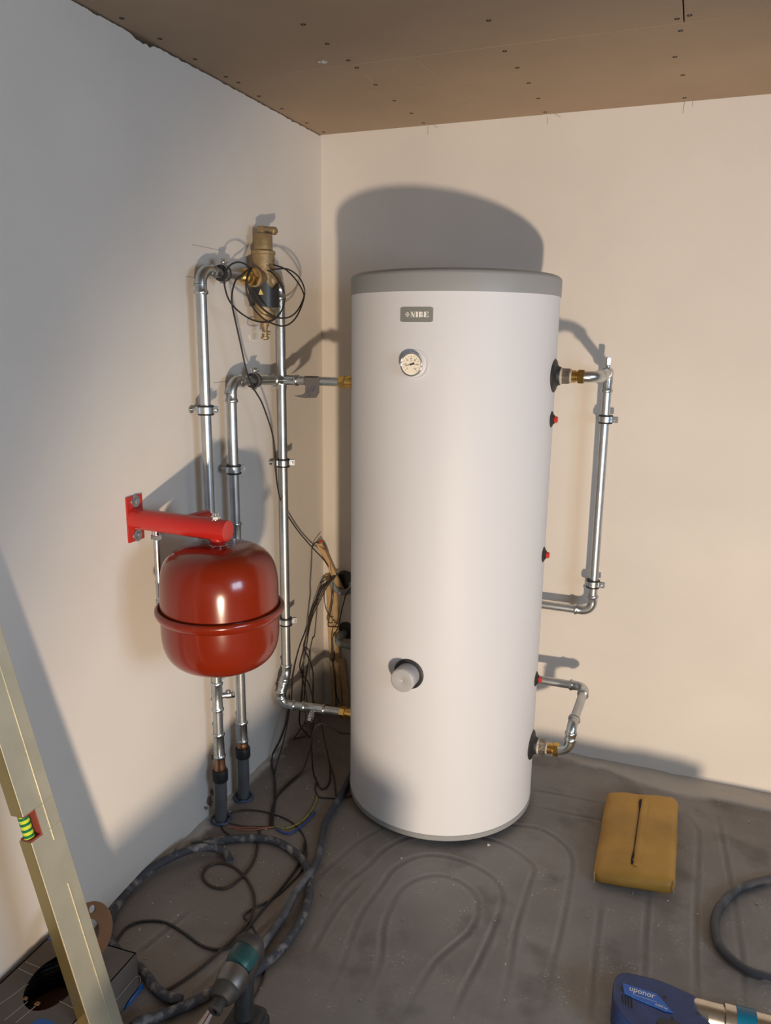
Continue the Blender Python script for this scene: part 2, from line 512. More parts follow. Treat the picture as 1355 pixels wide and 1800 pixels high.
# left wall: its top edge is ragged where the plaster stops short of the ceiling
def left_wall():
    V, Fc = [], []
    ys = np.concatenate([np.linspace(YB, -1.8, 30)[:-1], np.linspace(-1.8, 0, 420)])
    n = len(ys)
    for y in ys:
        g = 0.003 + 0.005*abs(noise.fractal(Vector((0, y*22, 0)), 1.0, 2.0, 5))
        yc = onplane(252, 70, 0, 0)[1]
        g += 0.013*math.exp(-((y-yc)/0.035)**2)*(0.8+0.6*noise.noise(Vector((y*60, 0, 0))))
        top = HC - g
        V += [(0, y, 0), (0, y, top), (-0.02, y, top+0.001), (-0.12, y, top), (-0.12, y, 0)]
    for i in range(n-1):
        a, b = i*5, (i+1)*5
        for k in range(4): Fc.append((a+k, b+k, b+k+1, a+k+1))
        Fc.append((a+4, b+4, b, a))
    return V, Fc
struct('wall_left', left_wall(), 'plaster', 'plastered left wall', smooth=False)
struct('wall_back', box(((XR-0.12)/2, 0.06, HC/2+0.02), (XR+0.36, 0.12, HC+0.04)), 'plaster', 'plastered back wall', smooth=False)
# right and rear walls, each with a window opening (behind the photographer)
y0, y1, z0, z1 = WIN_R
struct('wall_right', join(box((XR+0.06, (YB+y0)/2, HC/2), (0.12, y0-YB, HC)), box((XR+0.06, y1/2, HC/2), (0.12, -y1, HC)),
       box((XR+0.06, (y0+y1)/2, z0/2), (0.12, y1-y0, z0)), box((XR+0.06, (y0+y1)/2, (z1+HC)/2), (0.12, y1-y0, HC-z1))), 'plain_wall', smooth=False)
struct('wall_rear', box((XR/2, YB-0.06, HC/2), (XR+0.24, 0.12, HC)), 'plain_wall', smooth=False)
def win(name, c, du, width, z0, z1):
    c, du = Vector(c), Vector(du)
    t = 0.05
    h = z1-z0; zc = (z0+z1)/2
    dn = du.cross(Vector((0, 0, 1)))
    ax = (du, dn, Vector((0, 0, 1)))
    s = []
    for k in (-1, 1):
        s.append(box(c+du*k*(width/2-t/2)+Vector((0, 0, zc)), (t, 0.06, h), ax))
        s.append(box(c+Vector((0, 0, zc+k*(h/2-t/2))), (width, 0.06, t), ax))
    s.append(box(c+Vector((0, 0, zc)), (t, 0.05, h), ax))
    struct(name, join(*s), 'glass', smooth=False)
win('window_1', (XR+0.05, (y0+y1)/2, 0), (0, 1, 0), y1-y0, z0, z1)

# pencil ticks under the ceiling and along the pipe runs, chipped plaster at the floor
WB, WL = bpy.data.objects['wall_back'], bpy.data.objects['wall_left']
for L in ([(962, 205), (962, 219)], [(975, 200), (985, 206)], [(1203, 178), (1200, 199)], [(1217, 177), (1217, 186)], [(752, 222), (752, 237)], [(762, 221), (770, 224)]):
    mesh_obj('pencil_mark', ribbon([onback(x, y, -0.0006) for x, y in L], 0.0012, (0, -1, 0)), 'pencil', WB, smooth=False)
for L in ([(338, 430), (388, 440)], [(326, 486), (350, 489)], [(376, 673), (402, 670)]):
    mesh_obj('pencil_mark', ribbon([onleft(x, y, 0.0006) for x, y in L], 0.0010, (1, 0, 0)), 'pencil', WL, smooth=False)
random.seed(11)
for (cx, cy, w, h) in ((368, 1408, 6, 9), (373, 1392, 3, 7), (362, 1421, 4, 4), (374, 1330, 2, 5)):
    P = []
    for k in range(11):
        a = 2*math.pi*k/11; q = random.uniform(0.6, 1.25)
        P.append(onleft(cx+w*q*math.cos(a), cy+h*q*math.sin(a), 0.0004))
    mesh_obj('plaster_chip', prism(P, (0.0008, 0, 0)), 'chip', WL, smooth=False)

# ceiling: a dark void plate with plasterboards screwed under it
ceil = struct('ceiling', box(((XR-0.12)/2, YB/2, HC+0.05), (XR+0.4, -YB+0.4, 0.06)), 'void', 'ceiling of brown plasterboards', smooth=False)
onceil = lambda x, y: onplane(x, y, 2, HC)
seam_y = float(onceil(394, 141)[1]*0.4 + onceil(760, 97)[1]*0.6)
seam_x = float(onceil(1201, 20)[0])
boards = [(-0.06, XR, seam_y+0.0012, 0.0), (-0.06, seam_x-0.0015, -2.6, seam_y-0.0012), (seam_x+0.0015, XR, -2.6, seam_y-0.0012), (-0.06, XR, YB, -2.603)]
bobs = []
for (a, b_, c_, d_) in boards:
    bobs.append(mesh_obj('plasterboard', box(((a+b_)/2, (c_+d_)/2, HC+0.010), (b_-a, d_-c_, 0.020)), 'board', ceil, smooth=False, bevel=0.0012))
screws = [(214, 32), (281, 68), (343, 104), (397, 135), (419, 145), (455, 169), (495, 191), (539, 216), (569, 232), (533, 43), (575, 77), (612, 106), (627, 119), (660, 149), (693, 177), (723, 199), (744, 216),
          (859, 36), (887, 90), (909, 119), (929, 146), (946, 173), (958, 197), (1190, 33), (1212, 27), (1196, 54), (1186, 100), (1200, 132), (1203, 172)]
for L, w in (([(640, 128), (655, 145)], 0.006), ([(668, 112), (690, 122), (700, 132)], 0.004), ([(720, 150), (760, 158)], 0.005), ([(790, 160), (830, 150), (860, 158)], 0.006), ([(735, 108), (775, 140)], 0.004), ([(800, 185), (845, 178)], 0.004), ([(650, 160), (668, 166)], 0.004)):
    mesh_obj('scuff_mark', ribbon(catmull([Vector(onplane(x, y, 2, HC-0.0004)) for x, y in L], 4), w, (0, 0, -1)), 'scuff', bobs[0], smooth=False)
first = None
for px in screws:
    p = onceil(*px)
    par = bobs[0] if p[1] > seam_y else (bobs[1] if p[0] < seam_x else bobs[2])
    if first is None:
        s = mesh_obj('screw', lathe((0, 0, 0), (0, 0, -1), [(-0.001, 0.0062), (0.0004, 0.006), (0.0002, 0.0025), (-0.0006, 0.001)], 10), 'void')
        first = s
    else:
        s = first.copy(); COL.objects.link(s)
    s.parent = par
    s.location = p
p = onceil(567, 108)
mesh_obj('washer', lathe(p, (0, 0, -1), [(-0.001, 0.013), (0.0015, 0.013), (0.002, 0.006), (0.004, 0.005), (0.003, 0.002)], 18), 'zinc', bobs[1])

# ================================================================== TANK
TC = Vector((0.627, -0.399, 0)); TR = 0.30; TT = 1.656
tank = thing('hot_water_tank', TC, 'tall white cylindrical hot water tank with grey lid standing in the corner', 'water tank')
mesh_obj('body', lathe(TC, (0, 0, 1), [(0.036, TR), (TT-0.055, TR)], 128), 'white', tank)
mesh_obj('lid', lathe(TC, (0, 0, 1), [(TT-0.0555, TR-0.004), (TT-0.0555, TR+0.0025), (TT-0.012, TR+0.0025), (TT-0.006, TR+0.0005), (TT-0.001, TR-0.006), (TT+0.002, TR-0.014), (TT+0.004, TR-0.03), (TT+0.004, 0.0)], 128), 'grey_plastic', tank, angle=60)
mesh_obj('base_rim', lathe(TC, (0, 0, 1), [(0.020, TR-0.01), (0.020, TR+0.001), (0.0365, TR+0.002), (0.0365, TR-0.004)], 128), 'grey_plastic', tank)
for a in (90, 210, 330):
    c = TC + Vector((math.cos(math.radians(a)), math.sin(math.radians(a)), 0))*0.22
    mesh_obj('foot', lathe(c, (0, 0, 1), [(0, 0.022), (0.004, 0.022), (0.006, 0.01), (0.021, 0.01)], 16), 'rubber', tank)
def cyl_map(ang_c, zc):
    """map flat (x right, y up, z out) onto the tank's skin; ang_c = facing angle"""
    def fn(v):
        a = ang_c + v[0]/TR
        return TC + Vector((math.cos(a), math.sin(a), 0))*(TR+v[2]) + Vector((0, 0, zc+v[1]))
    return fn
def wrap(shape, fn, lift):
    return [fn((v[0], v[1], v[2]+lift)) for v in shape[0]], shape[1]
FRONT = math.radians(-92.3)
# nameplate
def rrect(w, h, r, n=5):
    P = []
    for cx, cy, a0 in ((w/2-r, h/2-r, 0), (-w/2+r, h/2-r, 90), (-w/2+r, -h/2+r, 180), (w/2-r, -h/2+r, 270)):
        for k in range(n+1):
            a = math.radians(a0+90*k/n); P.append((cx+r*math.cos(a), cy+r*math.sin(a)))
    return P
def plate_shape(w, h, t, nx=14):
    V, Fc = [], []
    for i in range(nx+1):
        x = -w/2 + w*i/nx
        inset = 0.0022 if i in (0, nx) else 0
        V += [(x, -h/2+inset, 0), (x, h/2-inset, 0), (x, -h/2+inset, t), (x, h/2-inset, t)]
    for i in range(nx):
        a, b = 4*i, 4*i+4
        Fc += [(a+2, b+2, b+3, a+3), (a+1, a+3, b+3, b+1), (a, b, b+2, a+2)]
    Fc += [(0, 2, 3, 1), (4*nx, 4*nx+1, 4*nx+3, 4*nx+2)]
    return V, Fc
fm = cyl_map(FRONT, 1.5425)
plate = mesh_obj('nameplate', wrap(plate_shape(0.0905, 0.0375, 0.0012), fm, 0), 'plate_grey', tank, smooth=False)
def letter_shapes():
    # fat stencil letters drawn as polygons, cap height 1
    S = []
    def poly(*p): S.append([(x, y) for x, y in p])
    k = 0.84
    poly((0.0, 1.0), (0.36*k, 1.0), (0.98*k, 0.0), (0.60*k, 0.0))
    poly((0.05, 0.0), (0.12, 0.0), (0.12, 0.62), (0.05, 0.75)); poly((0.0, 0.0), (0.17, 0.0), (0.17, 0.05), (0.0, 0.05))
    poly((0.73, 0.34), (0.80, 0.20), (0.80, 1.0), (0.73, 1.0)); poly((0.64, 0.95), (0.86, 0.95), (0.86, 1.0), (0.64, 1.0))
    poly((1.02, 0.0), (1.46, 0.0), (1.46, 1.0), (1.02, 1.0))   # I
    poly((1.64, 0.0), (2.04, 0.0), (2.04, 1.0), (1.64, 1.0))   # B
    def half(cx, cy, rx, ry, n=9):
        return [(cx+rx*math.sin(math.pi*q/n), cy+ry*math.cos(math.pi*q/n)) for q in range(n+1)]
    S.append(half(2.12, 0.76, 0.26, 0.24)); S.append(half(2.12, 0.25, 0.32, 0.25))
    poly((2.62, 0.0), (3.02, 0.0), (3.02, 1.0), (2.62, 1.0))   # E
    poly((3.09, 0.90), (3.36, 0.90), (3.36, 0.66), (3.45, 0.66), (3.45, 1.0), (3.09, 1.0))
    poly((3.09, 0.0), (3.48, 0.0), (3.48, 0.36), (3.40, 0.36), (3.36, 0.10), (3.09, 0.10))
    poly((3.09, 0.46), (3.20, 0.46), (3.20, 0.36), (3.27, 0.36), (3.27, 0.66), (3.20, 0.66), (3.20, 0.55), (3.09, 0.55))
    return S
def flat_poly(P, k, ox, oy):
    return [(ox+x*k, oy+y*k, 0) for x, y in P], [tuple(range(len(P)))]
L = [flat_poly(P, 0.0138, -0.0148, -0.0068) for P in letter_shapes()]
mesh_obj('lettering', wrap(join(*L), fm, 0.0015), 'print_white', plate, smooth=False)
em = []
for k in range(4):
    a = math.radians(90*k)
    rot = lambda x, y: (x*math.cos(a)-y*math.sin(a), x*math.sin(a)+y*math.cos(a))
    for P in ([(-0.0022, 0.0034), (0.0022, 0.0034), (0.0036, 0.0052), (0.0012, 0.0044), (0, 0.0070), (-0.0012, 0.0044), (-0.0036, 0.0052)], [(0.0024, 0.0026), (0.0045, 0.0045), (0.0030, 0.0050)]):
        em.append(([(-0.0245+rot(*q)[0], rot(*q)[1], 0) for q in P], [tuple(range(len(P)))]))
em.append(([(-0.0245+0.0017*math.cos(t*math.pi/4), 0.0017*math.sin(t*math.pi/4), 0) for t in range(8)], [tuple(range(8))]))
mesh_obj('emblem', wrap(join(*em), fm, 0.0015), 'print_white', plate, smooth=False)
# thermometer
def front_pt(x, z, out=0.0):
    return cyl_map(FRONT, 0)((x, z, out))
FN = Vector((math.cos(FRONT), math.sin(FRONT), 0)); FX = Vector((-math.sin(FRONT), math.cos(FRONT), 0))
tz = 1.4165
tc0 = TC + FN*TR + Vector((0, 0, tz)) + FX*(-0.004)
mesh_obj('gauge_recess_ring', lathe(tc0+FX*0.004, FN, [(-0.006, 0.038), (0.0012, 0.038), (0.0018, 0.036), (0.0012, 0.034), (-0.004, 0.033)], 48), 'white', tank)
th = mesh_obj('thermometer', lathe(tc0, FN, [(-0.010, 0.030), (0.016, 0.030), (0.019, 0.0312), (0.021, 0.0305), (0.0215, 0.0290), (0.0200, 0.0272), (0.0185, 0.0262), (-0.010, 0.0262)], 56, caps=False), 'chrome', tank, angle=70)
mesh_obj('dial', lathe(tc0+FN*0.0184, FN, [(0, 0.0276), (0.0002, 0.0)], 48), 'dial', th)
marks = []
for k in range(0, 13):
    a = math.radians(225 - k*22.5)
    d = FX*math.cos(a) + Vector((0, 0, 1))*math.sin(a)
    c = tc0+FN*0.0190
    r0 = 0.0200 if k % 2 else 0.0185
    marks.append(ribbon([c+d*r0, c+d*0.0225], 0.0010, FN))
for k in range(7):
    a = math.radians(225 - k*45)
    d = FX*math.cos(a) + Vector((0, 0, 1))*math.sin(a)
    t = text_shape(str(k*20), 0.0058)
    marks.append(xf(t, basis(tc0+FN*0.0190+d*0.0150, FX, Vector((0, 0, 1)), FN)))
marks.append(xf(text_shape('\u00b0C', 0.005), basis(tc0+FN*0.0190+Vector((0, 0, 0.0085)), FX, Vector((0, 0, 1)), FN)))
mesh_obj('scale_marks', join(*marks), 'ink', th, smooth=False)
nd = FX*math.cos(math.radians(196)) + Vector((0, 0, 1))*math.sin(math.radians(196)); nn = FN.cross(nd)
c = tc0+FN*0.0198
mesh_obj('needle', join(prism([c+nd*0.021, c+nn*0.0007, c-nn*0.0007], FN*0.0006), prism([c+nn*0.0007, c-nd*0.010+nn*0.0030, c-nd*0.010-nn*0.0030, c-nn*0.0007], FN*0.0006), cyl(c-FN*0.001, c+FN*0.001, 0.0026, 12)), 'ink', th, smooth=False)
# immersion heater plug
pz = 0.5445
pc = TC + FN*TR + Vector((0, 0, pz)) + FX*(-0.0005)
ros = mesh_obj('plug_rosette', lathe(pc, FN, [(-0.006, 0.045), (0.0022, 0.045), (0.0034, 0.043), (0.0034, 0.036)], 56), 'rubber', tank)
cap = mesh_obj('plug_cap', lathe(pc, FN, [(0.0, 0.0345), (0.030, 0.0345), (0.032, 0.0352), (0.046, 0.0352), (0.050, 0.0338), (0.0512, 0.030), (0.0506, 0.003), (0.0500, 0.0022), (0.0490, 0.0)], 56), 'cap_grey', tank, angle=55)
mesh_obj('centre_mark', lathe(pc+FN*0.0507, FN, [(0, 0.0022), (0.0006, 0.0016), (0.0008, 0)], 10), 'print_white', cap)
# ports on the right side and left side
def port(y, z, sgn, big):
    x = TC.x + sgn*math.sqrt(TR*TR-(y-TC.y)**2)
    o = Vector((x, y, z)); d = Vector((sgn, 0, 0))
    if big:
        mesh_obj('port_rosette', lathe(o, d, [(-0.012, 0.047), (0.001, 0.047), (0.0045, 0.043), (0.006, 0.034), (0.012, 0.027), (0.017, 0.0255), (0.017, 0.01)], 48), 'rubber', tank)
    else:
        r = mesh_obj('plug_rosette', lathe(o, d, [(-0.006, 0.0235), (0.0005, 0.0235), (0.003, 0.0205), (0.006, 0.014), (0.009, 0.012), (0.009, 0.004)], 32), 'rubber', tank)
        mesh_obj('plug', lathe(o+d*0.005, d, [(0, 0.0095), (0.011, 0.0095), (0.0125, 0.008), (0.0125, 0.0)], 8), 'redplug', r)
port(-0.399, 1.384, 1, True); port(-0.399, 0.232, 1, True)
port(-0.402, 1.261, 1, False); port(-0.399, 0.858, 1, False); port(-0.396, 0.456, 1, False)
port(-0.399, 1.345, -1, True); port(-0.399, 0.212, -1, True)

# ================================================================== PIPES
PR = 0.0142
def sleeve(o, d, length=0.03, r=PR):
    """press socket: o at the mouth, d pointing into the fitting"""
    return lathe(o, d, [(0.0, r*1.02), (0.0, r*1.22), (0.003, r*1.34), (0.0075, r*1.34), (0.0105, r*1.2), (0.013, r*1.13), (length, r*1.13)], 20)
def elbow_shape(c, din, dout, rb, r=PR, sl=0.03, sl2=None):
    """corner point c; pipe arrives along din and leaves along dout"""
    din, dout, c = Vector(din).normalized(), Vector(dout).normalized(), Vector(c)
    ang = din.angle(dout); tl = rb*math.tan(ang/2)
    a, b = c-din*tl, c+dout*tl
    nrm = din.cross(dout).normalized()
    cen = a + nrm.cross(din).normalized()*rb
    P = []
    n = 10
    for k in range(n+1):
        P.append(cen + Matrix.Rotation(ang*k/n, 3, nrm) @ (a-cen))
    s = [tube(P, r*1.10, 20)]
    if sl: s.append(sleeve(a-din*sl, din, sl, r))
    if sl2 is None: sl2 = sl
    if sl2: s.append(sleeve(b+dout*sl2, -dout, sl2, r))
    return join(*s), tl
def route(root, pts, rb=0.034, r=PR, sl=0.03, starts=True):
    P = [Vector(p) for p in pts]
    cuts = [0.0]*len(P)
    for i in range(1, len(P)-1):
        din, dout = (P[i]-P[i-1]).normalized(), (P[i+1]-P[i]).normalized()
        rbi = rb if din.angle(dout) > 0.9 else rb*1.2
        sh, tl = elbow_shape(P[i], din, dout, rbi, r, sl)
        mesh_obj('elbow', sh, 'zinc_fit', root, angle=50)
        cuts[i] = tl
    for i in range(len(P)-1):
        d = (P[i+1]-P[i]); l = d.length; d.normalize()
        a, b = P[i]+d*cuts[i], P[i+1]-d*cuts[i+1]
        if (b-a).dot(d) > 0.001: mesh_obj('pipe', cyl(a, b, r, 24), 'zinc', root)
def coupling(root, c, d, length=0.07, r=PR):
    d = Vector(d).normalized(); c = Vector(c)
    mesh_obj('coupling', join(sleeve(c-d*length/2, d, length/2, r), sleeve(c+d*length/2, -d, length/2, r)), 'zinc_fit', root, angle=50)
def clamp(root, c, d, wall, lugdir, r=PR):
    """c centre on pipe axis, d pipe direction, wall = point on wall behind"""
    c, d, wall, lg = Vector(c), Vector(d).normalized(), Vector(wall), Vector(lugdir).normalized()
    k = mesh_obj('pipe_clamp', join(lathe(c-d*0.0088, d, [(0, r+0.0035), (0, r+0.0062), (0.0176, r+0.0062), (0.0176, r+0.0035)], 28),
        box(c+lg*(r+0.014), (0.018, 0.020, 0.004), (d, lg, d.cross(lg))), box(c+lg*(r+0.014)+d.cross(lg)*0.006, (0.020, 0.020, 0.003), (d, lg, d.cross(lg))),
        box(c-lg*(r+0.008), (0.018, 0.010, 0.008), (d, lg, d.cross(lg)))), 'zinc', root)
    mesh_obj('rubber_lining', lathe(c-d*0.0135, d, [(0, r), (0, r+0.0075), (0.0042, r+0.0085), (0.0046, r+0.0035), (0.0224, r+0.0035), (0.0228, r+0.0085), (0.027, r+0.0075), (0.027, r)], 28), 'rubber', k)
    w = (wall-c); wl = w.length; w.normalize()
    mesh_obj('stud', join(cyl(c+w*(r+0.004), wall, 0.004, 10), hexnut(c+w*(r+0.004), w, 0.010, 0.0085), lathe(wall-w*0.004, w, [(0, 0.010), (0.004, 0.011)], 14)), 'zinc', k)
    sc = d.cross(lg)
    mesh_obj('clamp_screw', join(cyl(c+lg*(r+0.016)-sc*0.010, c+lg*(r+0.016)+sc*0.018, 0.0028, 8), lathe(c+lg*(r+0.016)+sc*0.007, sc, [(0, 0.0065), (0.003, 0.0065), (0.0045, 0.004), (0.0045, 0.0)], 12)), 'chrome', k)
def drain_valve(root, c, d, up):
    c, d, up = Vector(c), Vector(d).normalized(), Vector(up).normalized()
    v = mesh_obj('drain_valve', join(lathe(c+d*PR, d, [(0, 0.009), (0.012, 0.009), (0.012, 0.0115), (0.026, 0.0115), (0.026, 0.009)], 14), lathe(c+d*(PR+0.019)-up*0.010, up, [(0, 0.007), (0.024, 0.007), (0.026, 0.005)], 12)), 'ptfe' if False else 'zinc', root)
    mesh_obj('valve_cap', hexnut(c+d*(PR+0.026), d, 0.012, 0.0115), 'chrome', v)
XP = 0.05
Y1, Y2, Y3 = -0.827, -0.697, -0.399
ZT = 1.652
YS = -0.509
# ---- pipe 1: from the floor up to the air separator
pa = thing('heating_pipe', (XP, Y1, 0), 'tallest zinc pipe on left wall, passing behind red vessel up to brass air separator', 'pipe', 'zinc press pipes around the tank')
zc1 = float(onleft(388, 1345, XP)[2])
route(pa, [(XP, Y1, zc1+0.01), (XP, Y1, ZT), (XP, Y1+0.078, ZT)], rb=0.036, sl=0.026)
mesh_obj('pipe', cyl((XP, Y1+0.05, ZT), (XP, YS-0.105, ZT), PR, 24), 'zinc', pa)
clamp(pa, (XP, Y1+0.105, ZT), (0, 1, 0), (0, Y1+0.105, ZT), (0, 0, 1))
z = float(onleft(362, 721, XP)[2]); clamp(pa, (XP, Y1, z), (0, 0, 1), (0, Y1, z), (0.45, 0.9, 0))
zt = float(onleft(384, 1222, XP)[2])
coupling(pa, (XP, Y1, zt), (0, 0, 1), 0.095)
drain_valve(pa, (XP, Y1, zt), (0.75, 0.66, 0), (0, 0, 1))
zz = float(onleft(387, 1308, XP)[2]); coupling(pa, (XP, Y1, zz), (0, 0, 1), 0.085)
def foot_of_pipe(root, y, ztop, zs0, zs1, lean):
    mesh_obj('copper_socket', lathe((XP, y, zs1), (0, 0, 1), [(0, PR*0.95), (0, PR*1.25), (0.006, PR*1.35), (0.012, PR*1.2), (ztop-zs1, PR*1.05)], 24), 'copper', root, angle=50)
    mesh_obj('black_ring', lathe((XP, y, zs0), (0, 0, 1), [(0, 0.017), (0, 0.0225), (0.003, 0.0238), (zs1-zs0-0.003, 0.0238), (zs1-zs0, 0.0225), (zs1-zs0, 0.014)], 24), 'rubber', root)
    P = catmull([(XP, y, zs0+0.004), (XP, y, zs0*0.6), (XP-lean*0.5, y, zs0*0.25), (XP-lean, y, -0.01)], 6)
    mesh_obj('conduit', tube(P, 0.0185, 24), 'conduit', root)
zb = [float(onleft(388, v, XP)[2]) for v in (1340, 1352, 1371)]
foot_of_pipe(pa, Y1, zb[0]+0.02, zb[2], zb[1], 0.006)
# ---- pipe 2: shorter pipe turning to the tank's upper left port
pb = thing('heating_pipe', (XP, Y2, 0), 'zinc pipe beside the tallest one, bending right to the tank at gauge height', 'pipe', 'zinc press pipes around the tank')
ZU = 1.345
zb2 = [float(onleft(423, v, XP)[2]) for v in (1308, 1317, 1334)]
route(pb, [(XP, Y2, zb2[0]), (XP, Y2, ZU+0.008), (XP, Y2+0.09, ZU+0.008)], rb=0.034, sl=0.026)
mesh_obj('pipe', cyl((XP, Y2+0.06, ZU+0.008), (XP, Y3, ZU), PR, 24), 'zinc', pb)
clamp(pb, (XP, Y2+0.125, ZU+0.006), (0, 1, 0), (0, Y2+0.125, ZU+0.006), (0, 0, 1))
mesh_obj('pipe', cyl((XP, Y3, ZU), (0.262, Y3, ZU), PR, 24), 'zinc', pb)
cr = [sleeve((XP, Y3-0.055, ZU), (0, 1, 0), 0.055), sleeve((XP+0.06, Y3, ZU), (-1, 0, 0), 0.06), lathe((XP, Y3, ZU-0.030), (0, 0, 1), [(0, PR*1.14), (0.06, PR*1.14)], 20)]
mesh_obj('cross_fitting', join(*cr), 'zinc_fit', pb, angle=50)
mesh_obj('brass_union', join(hexnut((0.258, Y3, ZU), (1, 0, 0), 0.022, 0.0215), lathe((0.28, Y3, ZU), (1, 0, 0), [(0, 0.018), (0.012, 0.018), (0.012, 0.0205), (0.03, 0.0205), (0.04, 0.017)], 24)), 'brass', pb, angle=30)
z = float(onleft(411, 825, XP)[2]); clamp(pb, (XP, Y2, z), (0, 0, 1), (0, Y2, z), (0.45, 0.9, 0))
z = float(onleft(420, 938, XP)[2]); coupling(pb, (XP, Y2, z), (0, 0, 1), 0.08)
z = float(onleft(423, 1288, XP)[2]); coupling(pb, (XP, Y2, z), (0, 0, 1), 0.075)
foot_of_pipe(pb, Y2, zb2[0]+0.02, zb2[2], zb2[1], 0.004)
# ---- pipe 3: from the separator down to the tank's lower left port
pc3 = thing('heating_pipe', (XP, Y3, 0.2), 'zinc pipe nearest the corner, from brass separator down to the lowest left tank port', 'pipe', 'zinc press pipes around the tank')
z45 = float(onleft(505, 1172, XP)[2]); zl = 0.214
route(pc3, [(XP, Y3-0.06, ZT), (XP, Y3, ZT), (XP, Y3, z45)], rb=0.030, sl=0.026)
route(pc3, [(XP, Y3, z45+0.01), (XP, Y3, z45-0.02), (XP-0.004, Y3-0.034, z45-0.075), (XP-0.004, Y3-0.034, zl), (0.29, Y3-0.006, zl)], rb=0.030, sl=0.022)
for v in (813, 1094):
    z = float(onleft(500, v, XP)[2]); clamp(pc3, (XP, Y3, z), (0, 0, 1), (0, Y3, z), (0.75, 0.66, 0))
coupling(pc3, (0.165, Y3-0.020, zl), (0.29, 0.028, 0), 0.085)
drain_valve(pc3, (0.165, Y3-0.020, zl), (0.1, -0.7, -0.5), (0, 0, 1))
mesh_obj('brass_union', join(hexnut((0.262, Y3-0.008, zl), (1, 0, 0), 0.022, 0.0205), lathe((0.284, Y3-0.008, zl), (1, 0, 0), [(0, 0.0165), (0.012, 0.0165), (0.012, 0.019), (0.034, 0.019)], 24)), 'brass', pc3, angle=30)
# ---- right upper loop
pd = thing('heating_pipe', (1.045, -0.07, 0.58), 'zinc pipe loop on back wall from the upper right tank port', 'pipe', 'zinc press pipes around the tank')
def union_right(root, z, s=1.0):
    x = TC.x+TR+0.012
    mesh_obj('port_nut', join(lathe((x, -0.399, z), (1, 0, 0), [(0, 0.021), (0.014, 0.021)], 24), hexnut((x+0.012, -0.399, z), (1, 0, 0), 0.020, 0.0245)), 'nickel', root, angle=30)
    mesh_obj('hemp_seal', join(lathe((x+0.003, -0.399, z), (1, 0, 0), [(0, 0.0215), (0.004, 0.0235), (0.009, 0.0222)], 20), lathe((x+0.032, -0.399, z), (1, 0, 0), [(0, 0.018), (0.003, 0.0195), (0.006, 0.017)], 20)), 'hemp', root)
    mesh_obj('brass_union', join(lathe((x+0.034, -0.399, z), (1, 0, 0), [(0, 0.0175), (0.014, 0.0175), (0.016, 0.0155), (0.022, 0.0155)], 24), hexnut((x+0.054, -0.399, z), (1, 0, 0), 0.018, 0.0215)), 'brass', root, angle=30)
    return x+0.072
ZR = 1.384
xe = union_right(pd, ZR)
xv = 1.041
sh, tl = elbow_shape((xv+0.006, -0.399, ZR), (1, 0, 0), (0, 1, 0), 0.040, PR, 0.0, 0.03)
mesh_obj('elbow', sh, 'zinc_fit', pd, angle=50)
mesh_obj('pipe', cyl((xe-0.008, -0.399, ZR), (xv+0.006-tl, -0.399, ZR), PR*1.08, 24), 'zinc', pd)
mesh_obj('pipe', cyl((xv+0.006, -0.399+tl, ZR), (xv, -0.10, ZR), PR, 24), 'zinc', pd)
YW = -0.07
mesh_obj('tee', join(sleeve((xv, YW-0.055, ZR), (0, 1, 0), 0.05), tube([(xv, YW-0.03, ZR), (xv, YW+0.012, ZR)], PR*1.14, 20), lathe((xv, YW, ZR+0.010), (0, 0, -1), [(0, PR*1.1), (0.03, PR*1.14)], 20), sleeve((xv, YW, ZR-0.062), (0, 0, 1), 0.05), lathe((xv, YW-0.035, ZR), (0, 0, 1), [(0.01, 0.008), (0.024, 0.008)], 12)), 'zinc_fit', pd, angle=50)
mesh_obj('vent_cap', hexnut((xv, YW-0.035, ZR+0.022), (0, 0, 1), 0.026, 0.0095, 0.05), 'chrome', pd, angle=30)
ZL = 0.585
route(pd, [(xv, YW, ZR-0.02), (xv+0.006, YW, ZL), (0.72, YW, ZL)], rb=0.032, sl=0.026)
for v in (737, 1026):
    q = onback(1065 if v < 900 else 1043, v, YW); clamp(pd, (xv+0.003, YW, float(q[2])), (0, 0, 1), (xv+0.003, 0, float(q[2])), (1, -0.25, 0))
# ---- right lower loop
pe = thing('heating_pipe', (1.04, -0.3, 0.2), 'short zinc pipe loop near the floor at the lowest right tank port', 'pipe', 'zinc press pipes around the tank')
ZQ = 0.232
xe = union_right(pe, ZQ)
p2 = onback(1009, 1270, -0.385); p3 = onback(1029, 1210, -0.14); p4 = onback(935, 1193, -0.14)
sh, tl = elbow_shape((1.045, -0.399, ZQ), (1, 0, 0), (0, 0, 1), 0.042, PR, 0.0, 0.03)
mesh_obj('elbow', sh, 'zinc_fit', pe, angle=50)
mesh_obj('pipe', cyl((xe-0.008, -0.399, ZQ), (1.045-tl, -0.399, ZQ), PR*1.08, 24), 'zinc', pe)
zk = ZQ+tl+0.045
p3 = Vector(onback(1029, 1208, -0.16)); p4 = Vector((0.865, -0.155, float(onback(950, 1195, -0.155)[2])))
route(pe, [(1.045, -0.399, ZQ+tl), (1.045, -0.397, zk), p3, p4], rb=0.030, sl=0.022)

